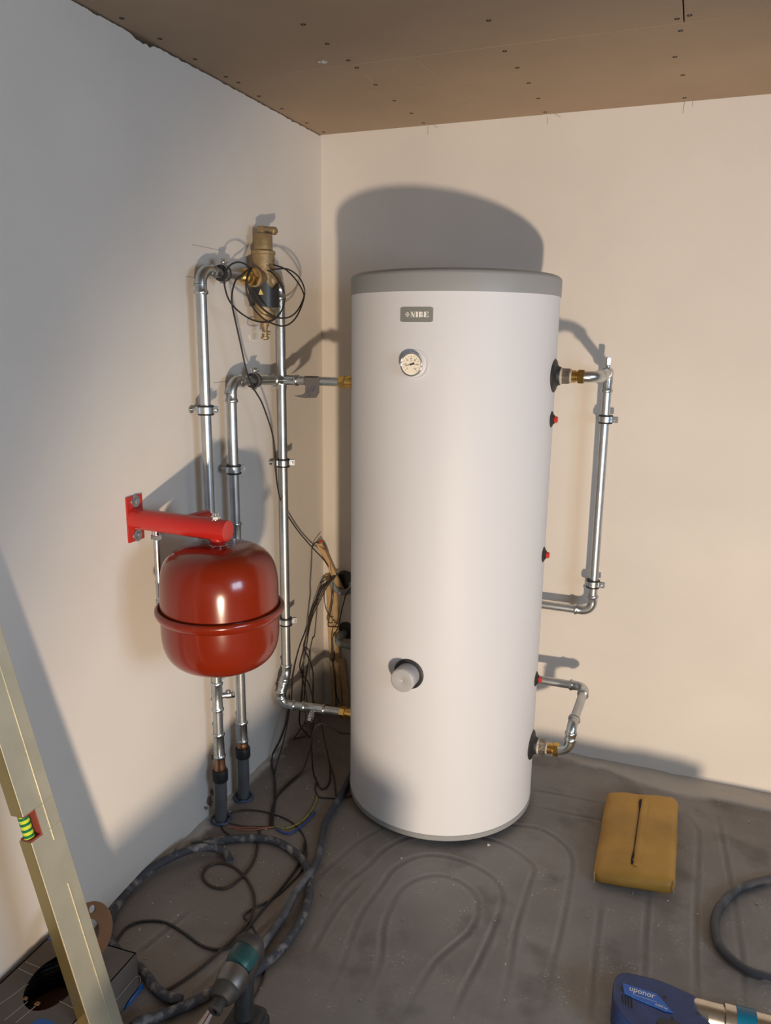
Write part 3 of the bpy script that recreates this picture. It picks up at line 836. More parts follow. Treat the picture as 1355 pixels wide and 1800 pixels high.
# ================================================================== AIR SEPARATOR
SX = XP+0.006
sep = thing('air_separator', (SX, YS, 1.47), 'cast brass air and dirt separator with black magnet jacket on left wall', 'air separator')
zs = lambda v: float(onleft(466, v, SX)[2])
k = 0.00166
mesh_obj('body', lathe((SX, YS, 0), (0, 0, 1), [(zs(568), 0.0), (zs(567), 0.022), (zs(562), 0.0315), (zs(545), 0.0340), (zs(480), 0.0342), (zs(455), 0.0335), (zs(449), 0.0335), (zs(448), 0.0365), (zs(443), 0.0365), (zs(441), 0.031), (zs(440), 0.0285), (zs(414), 0.0280), (zs(413), 0.0265), (zs(413), 0.0)], 40), 'oldbrass', sep, angle=45)
# angled side boss
mesh_obj('side_boss', join(lathe((SX, YS, ZT), (0, -1, 0), [(0, 0.027), (0.045, 0.026), (0.048, 0.0285), (0.062, 0.0285), (0.064, 0.024)], 28), lathe((SX, YS, ZT), (0, 1, 0), [(0, 0.027), (0.045, 0.026), (0.048, 0.0270), (0.060, 0.0270)], 28), lathe((SX+0.014, YS+0.008, ZT-0.012), (0.6, 0.1, 0.9), [(0, 0.024), (0.024, 0.022), (0.034, 0.012), (0.036, 0.0)], 24)), 'oldbrass', sep, angle=45)
mesh_obj('union_nut', join(hexnut((SX, YS-0.094, ZT), (0, 1, 0), 0.030, 0.0270), lathe((SX, YS-0.125, ZT), (0, 1, 0), [(0, 0.0165), (0.012, 0.0165), (0.014, 0.021), (0.034, 0.021)], 24)), 'brass', sep, angle=30)
vt = mesh_obj('vent_elbow', join(box((SX-0.002, YS+0.001, zs(406)), (0.020, 0.030, zs(399)-zs(413))), lathe((SX, YS, zs(404)), (0.3, 0.95, 0.0), [(0, 0.0100), (0.034, 0.0100), (0.035, 0.0120), (0.050, 0.0120), (0.052, 0.008), (0.056, 0.007)], 18)), 'oldbrass', sep, bevel=0.004)
mesh_obj('vent_pin', lathe(Vector((SX, YS, zs(404)))+Vector((0.3, 0.95, 0)).normalized()*0.055, (0.3, 0.95, 0), [(0, 0.003), (0.006, 0.002)], 8), 'brass', vt)
# jacket: wavy black half shell
def jacket(r):
    V, Fc = [], []
    n = 44
    a0, a1 = math.radians(-150), math.radians(75)
    for i in range(n+1):
        a = a0+(a1-a0)*i/n
        t = i/n
        ph = math.degrees(a)+60
        def bump_(x, c, w): return math.exp(-((x-c)/w)**2)
        top = zs(494) - 0.026*bump_(ph, 38, 26) - 0.010*bump_(ph, -95, 20)
        bot = zs(539) + 0.014*bump_(ph, -38, 16) - 0.004*bump_(ph, 30, 40)
        for rr, zz in ((r, bot), (r, top), (r-0.008, top), (r-0.008, bot)):
            V.append((SX+rr*math.cos(a), YS+rr*math.sin(a), zz))
    for i in range(n):
        a, b = 4*i, 4*i+4
        for q in range(4): Fc.append((a+q, b+q, b+(q+1) % 4, a+(q+1) % 4))
    Fc += [(0, 1, 2, 3), tuple(4*n+q for q in (3, 2, 1, 0))]
    return V, Fc
jk = mesh_obj('magnet_jacket', jacket(0.0455), 'black', sep)
jd = Vector((math.cos(math.radians(-72)), math.sin(math.radians(-72)), 0)); jt = Vector((-jd.y, jd.x, 0))
cc = Vector((SX, YS, zs(516))) + jd*0.0462
mesh_obj('warning_label', prism([cc+jt*(-0.007)+Vector((0, 0, -0.006)), cc+jt*0.008+Vector((0, 0, -0.006)), cc+Vector((0, 0, 0.011))], jd*0.0004), 'warn', jk, smooth=False)
mesh_obj('drain_neck', lathe((SX, YS, zs(574)), (0, 0, 1), [(0, 0.0135), (zs(566)-zs(574), 0.0135)], 18), 'oldbrass', sep)
dv = mesh_obj('drain_cock', join(lathe((SX, YS, zs(598)), (0, 0, 1), [(0, 0.006), (0.004, 0.012), (0.010, 0.013), (0.011, 0.009), (0.022, 0.010), (0.028, 0.0085), (zs(574)-zs(598), 0.0095)], 18), lathe((SX, YS, zs(585)), (0.7, 0.7, 0), [(0, 0.006), (0.016, 0.006), (0.017, 0.004)], 12)), 'oldbrass', sep)
mesh_obj('cap_cord', tube(catmull([Vector(onleft(x, y, SX+0.014)) for x, y in ((466, 586), (455, 583), (443, 584), (438, 591), (442, 598), (455, 598), (464, 595))], 6), 0.0014, 6), 'ptfe', dv)

# masking tape flag on pipe 2
tp = thing('tape_flag', (0.15, Y3, ZU-0.06), 'torn grey tape flag with handwriting on the horizontal pipe', 'tape')
xa = float(onback(537, 672, Y3)[0]); xb = float(onback(560, 672, Y3)[0])
mesh_obj('wrap', lathe((xa, Y3, ZU), (1, 0, 0), [(0, PR+0.0012), (xb-xa, PR+0.0012)], 24), 'tape', tp)
P = [onback(x, y, Y3-PR-0.001) for x, y in ((537, 664), (561, 664), (561, 690), (556, 699), (537, 700), (524, 698), (516, 695), (530, 694), (536, 690))]
mesh_obj('flag', prism(P, (0, 0.0012, 0)), 'tape', tp, smooth=False)
mesh_obj('handwriting', join(*[ribbon([onback(x, y, Y3-PR-0.0018) for x, y in q], 0.0016, (0, -1, 0)) for q in (((540, 692), (542, 682), (545, 690), (548, 680), (550, 688)), ((550, 688), (553, 678), (555, 684)), ((541, 696), (546, 693)))]), 'bluepen', tp, smooth=False)

# ================================================================== EXPANSION VESSEL AND BRACKET
VY = -1.083; VX = 0.25
br = thing('vessel_bracket', (0, VY, 1.03), 'bright red steel wall bracket arm carrying the expansion vessel', 'bracket')
zp0, zp1 = float(onleft(238, 951, 0.004)[2]), float(onleft(236, 871, 0.004)[2])
yp0, yp1 = float(onleft(224, 910, 0.004)[1]), float(onleft(251, 908, 0.004)[1])
zarm = 1.022
mesh_obj('wall_plate', box((0.003, (yp0+yp1)/2, (zp0+zp1)/2), (0.006, yp1-yp0, zp1-zp0)), 'bracket', br, smooth=False, bevel=0.001)
for v, uu in ((881, 239), (941, 243)):
    q = onleft(uu, v, 0.008)
    bl = mesh_obj('bolt', join(lathe((0.006, q[1], q[2]), (1, 0, 0), [(0, 0.0155), (0.002, 0.0155), (0.0022, 0.007)], 20), hexnut((0.008, q[1], q[2]), (1, 0, 0), 0.007, 0.0085)), 'zinc', br, angle=30)
VYa = (yp0+yp1)/2
arm = mesh_obj('arm', lathe((0.004, VYa, zarm+0.004), (1, 0, -0.016), [(0, 0.031), (0.012, 0.0275), (0.02, 0.0268), (0.272, 0.0268), (0.276, 0.0255), (0.2765, 0.0235), (0.2755, 0.0), ], 40), 'bracket', br, angle=50)
mesh_obj('side_stub', lathe((0.135, VYa, zarm+0.004), (0.25, 1, 0.02), [(0.0, 0.0165), (0.096, 0.0165), (0.098, 0.015), (0.098, 0.0)], 28), 'bracket', br)
mesh_obj('vessel_socket', lathe((VX, VYa, zarm), (0, 0, -1), [(0.012, 0.021), (0.028, 0.0200), (0.034, 0.0185), (0.044, 0.0185)], 28), 'bracket', br)
mesh_obj('vent_plug', join(lathe((VX-0.004, VYa, zarm+0.022), (0, 0, 1), [(0, 0.012), (0.004, 0.012)], 16), hexnut((VX-0.004, VYa, zarm+0.026), (0, 0, 1), 0.008, 0.0115), lathe((VX-0.004, VYa, zarm+0.034), (0, 0, 1), [(0, 0.0085), (0.008, 0.008)], 12)), 'chrome', br, angle=30)
xs_ = 0.066
mesh_obj('feed_nut', join(lathe((xs_, VYa, zarm-0.020), (0, 0, -1), [(0, 0.010), (0.014, 0.010)], 14), hexnut((xs_, VYa, zarm-0.032), (0, 0, -1), 0.014, 0.0130)), 'chrome', br, angle=30)
sh, tl = elbow_shape((xs_, VYa, 0.775), (0, 0, -1), (-0.03, 1, 0), 0.022, 0.0078, 0.02)
mesh_obj('feed_elbow', sh, 'zinc_fit', br)
mesh_obj('feed_pipe', join(cyl((xs_, VYa, zarm-0.03), (xs_, VYa, 0.775+tl), 0.0078, 16), cyl((xs_, VYa+tl, 0.775), (XP+0.004, Y1-PR*0.5, 0.775), 0.0078, 16)), 'zinc', br)

ZV = 0.822; ves = thing('expansion_vessel', (VX, VYa, 0.66), 'glossy dark red round expansion vessel hanging under the bracket arm', 'expansion vessel')
rv = 0.145
def dome(z0, z1, ztop, r, sg):
    P = [(z0, r)]
    n = 16
    P.append((z1, r))
    for i in range(1, n+1):
        a = math.pi/2*i/n
        e = 3.5
        P.append((z1+(ztop-z1)*math.sin(a)**(2/e), r*max(0.0, math.cos(a))**(2/e)))
    return P
mesh_obj('upper_shell', lathe((VX, VYa, 0), (0, 0, 1), dome(ZV, ZV+0.025, 0.985, rv, 1), 96), 'vessel', ves, angle=80)
mesh_obj('lower_shell', lathe((VX, VYa, 0), (0, 0, 1), dome(ZV, ZV-0.020, 0.668, rv+0.001, -1), 96), 'vessel', ves, angle=80)
mesh_obj('clamp_ring', lathe((VX, VYa, ZV), (0, 0, 1), [(-0.018, rv), (-0.016, rv+0.004), (-0.010, rv+0.0095), (-0.002, rv+0.0135), (0.006, rv+0.0130), (0.010, rv+0.009), (0.0105, rv+0.005), (0.006, rv+0.003), (0.003, rv-0.001)], 96), 'vessel', ves, angle=80)
mesh_obj('neck', lathe((VX, VYa, 0.966), (0, 0, 1), [(0, 0.026), (0.014, 0.024), (0.018, 0.018)], 28), 'vessel', ves)
hp = []
for i in range(46):
    a = 2*math.pi*i/46
    rr = 0.0205+0.004*noise.noise(Vector((i*0.9, 1, 2)))
    hp.append(Vector((VX+rr*math.cos(a), VYa+rr*math.sin(a), 0.9835+0.0025*noise.noise(Vector((i*0.7, 5, 2))))))
strands = [tube(hp, 0.0024, 5, True)]
for i in range(5):
    a = math.radians(-80+i*34); d = Vector((math.cos(a), math.sin(a), 0))
    c = Vector((VX, VYa, 0.984))+d*0.021
    strands.append(tube(catmull([c, c+d*0.010+Vector((0, 0, 0.002)), c+d*0.020+Vector((0.003, 0.003*(-1)**i, -0.003))], 4), 0.0007, 4))
mesh_obj('hemp_seal', join(*strands), 'hemp', ves)

# ================================================================== FLOOR SLEEVES, WALL SLEEVES, LATHS
for y, lab in ((Y1, 'blue-rimmed floor sleeve around the front conduit at the left wall'), (Y2, 'blue-rimmed floor sleeve around the rear conduit at the left wall')):
    P = []
    for i in range(40):
        a = 2*math.pi*i/40
        rr = 0.0275+0.003*noise.noise(Vector((i*0.5, y*9, 1)))
        P.append((XP-0.004+rr*math.cos(a), y+rr*math.sin(a)*1.1, 0.004+0.002*math.sin(i*0.8)))
    single('floor_sleeve', tube(P, 0.0045, 7, True), 'sleeveblue', lab, 'pipe sleeve', 'floor sleeves')
ws = thing('wall_sleeve', onback(604, 1025), 'grey sleeve ring with black opening on back wall beside the tank', 'wall sleeve')
c = Vector(onback(607, 1020))
mesh_obj('opening', lathe(c, (0, -1, 0), [(-0.002, 0.040), (0.0025, 0.040), (0.0025, 0.0)], 32), 'black', ws)
arc = [c+Vector((0.044*math.cos(a), -0.030, 0.040*math.sin(a))) for a in [math.radians(t) for t in range(170, 372, 8)]]
mesh_obj('collar', tube(arc, 0.0125, 12), 'sleeve', ws)
mesh_obj('collar_screw', lathe(c+Vector((-0.004, -0.042, -0.042)), (0, -1, 0.2), [(0, 0.006), (0.004, 0.005), (0.006, 0)], 10), 'chrome', ws)
we = thing('wall_elbow', onback(604, 1120), 'grey elbow pipe coming out of a black hole low on the back wall', 'pipe elbow')
c = Vector(onback(606, 1110))
mesh_obj('opening', lathe(c+Vector((0.008, 0, 0.006)), (0, -1, 0), [(-0.002, 0.036), (0.0025, 0.036), (0.0025, 0.0)], 32), 'black', we)
P = catmull([c+Vector((0, 0.01, -0.002)), c+Vector((-0.004, -0.03, -0.010)), c+Vector((-0.004, -0.055, -0.020)), c+Vector((0.020, -0.070, -0.024)), c+Vector((0.10, -0.075, -0.026))], 8)
mesh_obj('elbow', join(tube(P, 0.0135, 16), lathe(c+Vector((-0.002, -0.016, -0.006)), (-0.1, -1, -0.25), [(0, 0.0165), (0.007, 0.0165)], 18)), 'sleeve', we)
def lath(p0, p1, w, t, m, lab, nrm=(0, -1, 0)):
    p0, p1 = Vector(p0), Vector(p1)
    d = (p1-p0).normalized(); n = Vector(nrm); n = (n-d*n.dot(d)).normalized(); s = d.cross(n)
    single('wooden_lath', box((p0+p1)/2, ((p1-p0).length, w, t), (d, s, n)), m, lab, 'wood lath', 'laths in the corner', smooth=False, bevel=0.0015)
lath(onback(561, 955, -0.085), onback(602, 1040, -0.010), 0.022, 0.012, 'wood', 'slanted pale lath leaning out of the upper wall sleeve')
lath(onback(577, 1010, -0.012), onback(588, 1262, -0.012), 0.018, 0.012, 'wood', 'leftmost upright pale lath in the room corner')
lath(onback(588, 1008, -0.010), onback(598, 1255, -0.010), 0.020, 0.012, 'wood', 'upright pale lath in the corner, right next to the leftmost one')
lath(onback(601, 1158, -0.014), onback(612, 1262, -0.014), 0.024, 0.014, 'wood', 'short lath below the wall elbow, next to the tank')

# ================================================================== CABLES
def conv(L, ox, oy, s): return [(ox+x/s, oy+y/s) for x, y in L]
def hanging(pts, nfloor, y0, rad, z=None):
    """pixel list; the last nfloor points lie on the floor, the rest hang between depth y0 and the first floor point"""
    nh = len(pts)-nfloor
    fl = [Vector(onfloor(x, y, rad)) for x, y in pts[nh:]]
    yf = fl[0].y if fl else y0
    out = []
    for i, (x, y) in enumerate(pts[:nh]):
        t = (i/nh)**1.6
        q = Vector(onback(x, y, y0+(yf-y0)*t))
        if q.z < rad: q = Vector(onfloor(x, y, rad))
        q.x = max(q.x, rad+0.002)
        out.append(q)
    return out+fl
def cable(name, P, r, m, lab, cat='cable', group='cables from the wall sleeve', seg=8, per=8):
    return single(name, tube([Vector((p.x, p.y, max(p.z, r+0.0008))) for p in catmull(P, per)], r, seg), m, lab, cat, group)
A = lambda L: conv(L, 440, 930, 6.775)
B = lambda L: conv(L, 440, 1100, 6.775)
D3 = lambda L: conv(L, 360, 1230, 4.84)
C6 = lambda L: conv(L, 0, 1350, 2.258)
bundle = A([(1190, 515), (1040, 530), (960, 600), (870, 690), (790, 850), (700, 1040), (630, 1220)])
def sh_(L, dx, dy=0): return [(x+dx*min(1, i/3), y+dy) for i, (x, y) in enumerate(L)]
cable('wall_cable', hanging(sh_(bundle, -3)+B([(590, 220), (540, 420), (500, 650), (490, 850), (460, 1050), (400, 1355)])+D3([(600, 600), (590, 800), (580, 1080)]), 3, -0.03, 0.0022, 'cable'), 0.0022, 'cable', 'thin black cable from wall sleeve running leftmost behind the low pipe to the floor')
cable('wall_cable', hanging(sh_(bundle, 0)+B([(620, 240), (700, 400), (745, 560), (745, 850), (750, 1050)])+D3([(910, 350), (880, 470), (820, 620), (700, 720), (610, 830), (585, 960)]), 4, -0.03, 0.003, 'cable'), 0.003, 'cable', 'thicker dark cable bulging right before it reaches the floor knot')
cable('wall_cable', hanging(sh_(bundle, 3)+B([(560, 300), (590, 500), (640, 700), (670, 870), (700, 1040)])+D3([(905, 350), (870, 500), (800, 650), (620, 820), (560, 960), (550, 1075)]), 4, -0.03, 0.0025, 'cable'), 0.0025, 'cable_brown', 'dark cable running straight down the middle of the hanging bundle')
cable('wall_cable', hanging(sh_(bundle, 6)+B([(565, 330), (600, 530), (690, 680), (740, 850), (800, 1060), (850, 1200)])+D3([(1040, 450), (1090, 630), (1115, 820)]), 2, -0.03, 0.0022, 'cable'), 0.0022, 'cable_brown', 'dark cable leaving the bundle rightwards toward the tank foot')
cable('wall_cable', hanging(sh_(bundle, -6, 2)+B([(610, 130), (640, 250), (650, 420), (625, 620), (640, 900), (655, 1130)])+D3([(760, 330), (860, 310)]), 1, -0.03, 0.002, 'cable'), 0.002, 'cable_brown', 'thin brown cable hanging behind the bundle into the corner')
cable('wall_cable', hanging(A([(835, 150), (770, 165), (660, 220), (600, 340), (620, 480), (690, 640), (715, 780), (700, 900), (650, 1080), (600, 1250)])+B([(570, 200), (500, 390), (495, 700), (490, 900), (530, 1080), (600, 1200), (700, 1320)])+D3([(880, 320)]), 1, -0.10, 0.0026, 'cable'), 0.0026, 'cable', 'black cable with taped red end arching out beside the slanted lath')
q = Vector(onback(563, 952, -0.10)); single('red_cable_end', tube([q+Vector((-0.004, 0, -0.001)), q+Vector((0.006, 0, 0.004))], 0.0042, 8), 'redplug', 'small red taped tip on the cable by the slanted lath', 'cable end')
cable('wall_cable', [Vector(onback(x, y, -0.03)) for x, y in A([(880, 620), (840, 635), (760, 700), (680, 780), (610, 930), (580, 1060), (595, 1210)])], 0.0018, 'cable', 'thin black cable bowing left beside the hanging bundle')
cable('wall_cable', [Vector(onback(x, y, -0.05)) for x, y in A([(985, 650), (985, 800), (960, 960), (925, 1130), (950, 1160), (1040, 1165), (1100, 1175)])], 0.0024, 'cable', 'black cable with a square kink in front of the pale laths')
cable('wall_cable', [Vector(onback(x, y, -0.06)) for x, y in A([(1200, 700), (1140, 770), (1110, 880), (1080, 1000), (1040, 1180), (990, 1260), (975, 1340)])+B([(980, 250), (980, 400), (1000, 600), (1020, 800), (1060, 930)])], 0.0024, 'cable', 'black cable crossing from the tank edge down past the wall elbow')
cable('wall_cable', [Vector(onback(x, y, -0.03)) for x, y in A([(890, 700), (880, 820), (900, 950), (960, 1050), (1040, 1130)])], 0.0016, 'cable_brown', 'thin brown wire curving over the leftmost upright lath')
cable('wall_cable', [Vector(onback(x, y, -0.09)) for x, y in A([(820, 200), (900, 270), (945, 370), (960, 470), (970, 560)])], 0.0016, 'orange', 'thin ochre wire running along the slanted lath')
lp = D3([(1235, 290), (1150, 280), (1050, 220), (980, 205), (920, 280), (910, 450), (930, 650), (990, 760), (1050, 720), (1065, 600), (1040, 430)])
P = [Vector(onback(x, y, -0.38-0.22*math.sin(math.pi*min(1, i/7)))) for i, (x, y) in enumerate(lp)]
P = [Vector(onfloor(x, y, 0.004)) if p.z < 0.004 else p for p, (x, y) in zip(P, lp)]
cable('floor_cable', P, 0.0026, 'cable', 'black cable standing in a tall loop beside the tank', group='cables on the floor')
cable('floor_cable', [Vector(onfloor(x, y, 0.003)) for x, y in D3([(1290, 800), (1235, 822), (1150, 840), (1050, 835), (970, 825), (940, 760), (950, 700)])], 0.0022, 'cable', 'thin black cable disappearing under the front left of the tank', group='cables on the floor')
cable('floor_cable', hanging(B([(350, 800), (280, 1000), (220, 1180)])+D3([(520, 330), (530, 450), (570, 560), (590, 650), (600, 800), (575, 960), (570, 1080)]), 4, -0.30, 0.003), 0.003, 'cable', 'grey-black cable hanging close to the left wall from behind the low elbow', group='cables on the floor')
cable('floor_cable', [Vector(onfloor(x, y, 0.0028)) for x, y in C6([(930, 280), (885, 245), (885, 205), (930, 175), (1000, 168), (1090, 185), (1170, 225), (1212, 290), (1205, 390), (1150, 460), (1080, 520), (1000, 560), (968, 590), (1000, 625), (1045, 730), (1050, 820), (1000, 925)])], 0.0024, 'cable', 'long thin black cable snaking from the conduits past the driver', group='cables on the floor')
cable('floor_cable', [Vector(onfloor(x, y, 0.004)) for x, y in C6([(445, 715), (465, 680), (500, 635), (560, 610), (650, 612), (730, 655), (800, 705), (860, 720), (920, 705), (980, 640), (1060, 540), (1130, 460), (1190, 370), (1210, 290)])], 0.0034, 'cable', 'dusty black cable in a wide S from the box across the floor', group='cables on the floor')
cable('floor_cable', [Vector(onfloor(x, y, 0.004)) for x, y in C6([(1030, 250), (1010, 360), (960, 430), (900, 475), (840, 470), (805, 435), (820, 395), (870, 378), (930, 395), (985, 450), (1010, 520), (995, 590), (960, 640), (900, 700), (800, 790), (700, 860), (640, 890)])], 0.0036, 'cable_brown', 'dark cable with a small closed loop in the middle of the floor', group='cables on the floor')
cable('floor_wire', [Vector(onfloor(x, y, 0.004)) for x, y in D3([(600, 1075), (680, 1095), (800, 1050), (880, 980), (940, 880), (955, 820)])], 0.0022, 'yellow_wire', 'yellow and green wire curving on the floor beside the blue one', 'wire', 'stripped wires on the floor')
cable('floor_wire', [Vector(onfloor(x, y, 0.005)) for x, y in D3([(600, 1095), (680, 1135), (750, 1125), (860, 1040), (940, 950)])], 0.0030, 'blue_wire', 'blue wire curving on the floor left of the tank', 'wire', 'stripped wires on the floor')
for k, L in enumerate(([(590, 1080), (480, 1090), (380, 1085), (290, 1090), (190, 1080)], [(580, 1085), (480, 1098), (400, 1108), (330, 1105), (260, 1100)], [(560, 1082), (460, 1080), (330, 1075), (200, 1050)])):
    cable('floor_wire', [Vector(onfloor(x, y, 0.004)) for x, y in D3(L)], 0.0018, ('orange', 'orange', 'cable_brown')[k], ('longest bare orange wire end pointing left near the conduits', 'short bare orange wire end below the longest one', 'thin brown wire end above the bare orange ones')[k], 'wire', 'stripped wires on the floor')

# sensor cable coiled over the separator
loops = []
X1 = lambda L: conv(L, 300, 380, 3.985)
c1 = X1([(560, 370), (520, 335), (470, 322), (415, 345), (380, 410), (378, 490), (410, 590), (480, 670), (570, 725), (660, 742), (740, 710), (790, 630), (795, 540), (760, 460), (715, 400), (680, 380)])
c2 = X1([(560, 360), (500, 410), (455, 450), (430, 540), (430, 620), (450, 720), (490, 900), (530, 1080), (575, 1200), (640, 1355)])
c3 = X1([(720, 340), (800, 370), (880, 450), (930, 540), (920, 600), (880, 670), (820, 710), (740, 708), (660, 660), (590, 590), (545, 510), (535, 430), (560, 365)])
c4 = X1([(700, 378), (760, 368), (830, 375), (900, 430), (938, 520), (920, 620), (870, 720), (800, 768), (720, 755), (640, 710), (570, 630), (535, 540), (530, 450), (570, 360)])
tail = [(450, 690), (462, 712), (478, 760), (484, 800), (487, 850), (497, 890), (520, 928), (543, 956), (570, 985), (580, 1001), (584, 1012)]
P = []
for i, L in enumerate((c3, c4[::-1], c1[::-1])):
    for j, (x, y) in enumerate(L):
        P.append(Vector(onleft(x, y, SX+0.052+0.006*math.sin(j*0.8+i))))
# keep loops separate curves joined into one coil mesh: one cable
coil_pts = [[Vector(onleft(x, y, SX+0.050+0.004*i+0.003*math.sin(j))) for j, (x, y) in enumerate(L)] for i, L in enumerate((c1, c3, c4))]
tl_pts = [Vector(onleft(x, y, SX+0.052)) for x, y in c2[:5]]
for (x, y) in c2[5:-1]+tail[:4]: tl_pts.append(Vector(onleft(x, y, SX+0.035)))
n = len(tail)-4
for i, (x, y) in enumerate(tail[4:]):
    t = (i+1)/n
    a = Vector(onleft(x, y, SX+0.03)); b = Vector(onback(x, y, -0.03))
    tl_pts.append(a.lerp(b, t**1.3))
sc = thing('sensor_cable', (SX+0.05, YS, 1.45), 'dark cable coiled in loops over the brass separator, trailing down to the corner', 'cable')
mesh_obj('coil', join(*[tube(catmull(p, 6), 0.0024, 8) for p in coil_pts]), 'cable', sc)
mesh_obj('trailing_end', tube(catmull(tl_pts, 8), 0.0024, 8), 'cable', sc)

# ================================================================== HOSES
def hose(px, r, m, lab, zs=None):
    P = [Vector(onfloor(x, y, (zs[i] if zs else r))) for i, (x, y) in enumerate(px)]
    return cable('hose', P, r, m, lab, 'hose', 'thick hoses on the floor', seg=14, per=10)
hose(C6([(912, 368), (895, 338), (850, 318), (780, 318), (700, 345), (600, 400), (515, 478), (455, 560), (432, 630), (438, 690), (485, 745), (560, 800), (612, 868), (660, 908), (720, 922)]), 0.0115, 'hose', 'dusty mud-caked hose end arching along the left wall', [0.0115, 0.016, 0.026, 0.034, 0.032, 0.024, 0.016]+[0.0115]*8)
hose(C6([(760, 312), (830, 296), (900, 285), (1000, 278), (1100, 295), (1180, 345), (1222, 410), (1228, 500), (1195, 600), (1140, 690), (1060, 770), (980, 830), (860, 880), (760, 935), (650, 980), (560, 1006), (525, 1030)]), 0.0115, 'hose', 'dusty grey hose curving past the driver to the box')
hose([(618, 1360), (606, 1385), (598, 1400), (582, 1427), (571, 1448), (564, 1485), (555, 1518), (537, 1544), (520, 1567), (506, 1596), (486, 1628), (458, 1668), (430, 1704), (398, 1742)], 0.0105, 'hose_dark', 'smooth dark grey hose coming from behind the tank to the driver', [0.0105]*7+[0.022, 0.026, 0.022]+[0.0105]*4)
hose([(1440, 1548), (1400, 1542), (1355, 1546), (1300, 1562), (1265, 1595), (1256, 1630), (1268, 1668), (1310, 1705), (1355, 1720), (1420, 1735)], 0.0115, 'hose_dark', 'dark dusty hose loop right of the mustard cushion')

# ================================================================== CUSHION
def cushion():
    zt, rad = 0.052, 0.02
    top = [Vector(onfloor(x, y, zt)) for x, y in ((1068, 1380), (1194, 1398), (1188, 1552), (1042, 1528))]   # back-left, back-right, front-right, front-left
    V, Fc = rbox((1, 1.75, 0.24), 0.115, 28)
    out = []
    for v in V:
        s, t = v.x+0.5, v.y/1.75+0.5
        b = (top[3].lerp(top[2], s)).lerp(top[0].lerp(top[1], s), t)
        h = 0.040+0.014*s + 0.006*(1-(2*s-1)**2)*(1-(2*t-1)**2)
        z = (v.z/0.24+0.5)*h
        wr = noise.fractal(Vector((s*4, t*6, v.z*4)), 1.0, 2.0, 4)
        if v.z > 0: z += 0.0034*wr
        if v.z > 0.05: z -= 0.007*math.exp(-((s-0.47)/0.022)**2)*(1 if 0.10 < t < 0.90 else 0)
        nx = 0.003*noise.noise(Vector((t*7, 2, 1)))
        out.append(Vector((b.x+nx, b.y+0.002*wr, max(0.0005, z))))
    return out, Fc, top
V, Fc, top = cushion()
ct = sum(top, Vector((0, 0, 0)))/4; ct.z = 0
cu = thing('kneeling_cushion', ct, 'mustard leather kneeling cushion with a slit, lying on the floor', 'cushion')
mesh_obj('cover', (V, Fc), 'leather', cu, angle=180)
def on_top(s, t, lift=0.0):
    b = (top[3].lerp(top[2], s)).lerp(top[0].lerp(top[1], s), t)
    h = 0.040+0.014*s + 0.006*(1-(2*s-1)**2)*(1-(2*t-1)**2)
    return Vector((b.x, b.y, h+lift))
sl = []
n = 18
for i in range(n+1):
    t = 0.12+0.76*i/n
    w = 0.0011 + 0.0042*(max(0, 1-abs(t-0.83)/0.10)) + 0.0036*max(0, 1-abs(t-0.17)/0.09)
    c = on_top(0.485-0.03*(1-t), t, -0.0002)
    sl += [c+Vector((-w, 0, 0.0)), c+Vector((w, 0, 0.0)), c+Vector((-w, 0, 0.0015)), c+Vector((w, 0, 0.0015))]
Fs = []
for i in range(n):
    a, b = 4*i, 4*i+4
    Fs += [(a+2, a+3, b+3, b+2), (a, b, b+2, a+2), (a+1, a+3, b+3, b+1)]
mesh_obj('slit', (sl, Fs), 'void', cu, smooth=False)
fl = []
for i in range(n+1):
    t = 0.10+0.80*i/n
    for s, l in ((0.500-0.03*(1-t), 0.0005), (0.505-0.03*(1-t), 0.0030), (0.545-0.03*(1-t), 0.0030), (0.60-0.03*(1-t), 0.0002)):
        fl.append(on_top(s, t, l))
Ff = []
for i in range(n):
    for k in range(3):
        a = 4*i+k; Ff.append((a, a+1, a+5, a+4))
mesh_obj('slit_flap', (fl, Ff), 'leather', cu, angle=180)
for s in (0.02, 0.985):
    P = [on_top(s, 0.035, -0.008), on_top(s, 0.012, -0.012), on_top(s+(0.006 if s < 0.5 else -0.006), 0.002, -0.020), on_top(s, 0.0, -0.034)]
    mesh_obj('piping', tube(catmull(P, 6), 0.0016, 6), 'thread', cu)

# ================================================================== PRESS TOOL
T8 = lambda L, z: [Vector(onfloor(1000+x/3.817, 1520+y/3.817, z)) for x, y in L]
zt = 0.075
outl = T8([(345, 716), (400, 716), (560, 752), (622, 772), (660, 786), (850, 872), (864, 890), (862, 960), (900, 1010), (960, 1062), (985, 1110), (900, 1190), (620, 1180), (420, 1100), (345, 1012), (308, 950), (292, 880), (296, 790), (312, 742)], zt)
ptc = sum(outl, Vector((0, 0, 0)))/len(outl); ptc.z = 0
pt = thing('pressing_tool', ptc, 'dark blue battery pressing tool lying at the lower right, steel neck toward the frame edge', 'power tool')
mesh_obj('housing', prism([Vector((p.x, p.y, 0.003)) for p in outl], (0, 0, zt-0.003)), 'pressblue', pt, bevel=0.011, angle=60)
pan = T8([(358, 795), (588, 868), (700, 998), (640, 985), (372, 868)], zt+0.0008)
pn = mesh_obj('label_panel', prism(pan, (0, 0, 0.0012)), 'presspanel', pt, smooth=False)
ax_ = (T8([(575, 895)], zt)[0]-T8([(405, 838)], zt)[0]); wlen = ax_.length; ax_.normalize(); ay_ = Vector((0, 0, 1)).cross(ax_)
tcn = T8([(491, 859)], zt+0.0026)[0]
ts = text_shape('uponor', 1.0, 0.012)
xsn = [v.x for v in ts[0]]; kk = wlen/(max(xsn)-min(xsn)); xm = (max(xsn)+min(xsn))/2
ymn = np.mean([v.y for v in ts[0]])
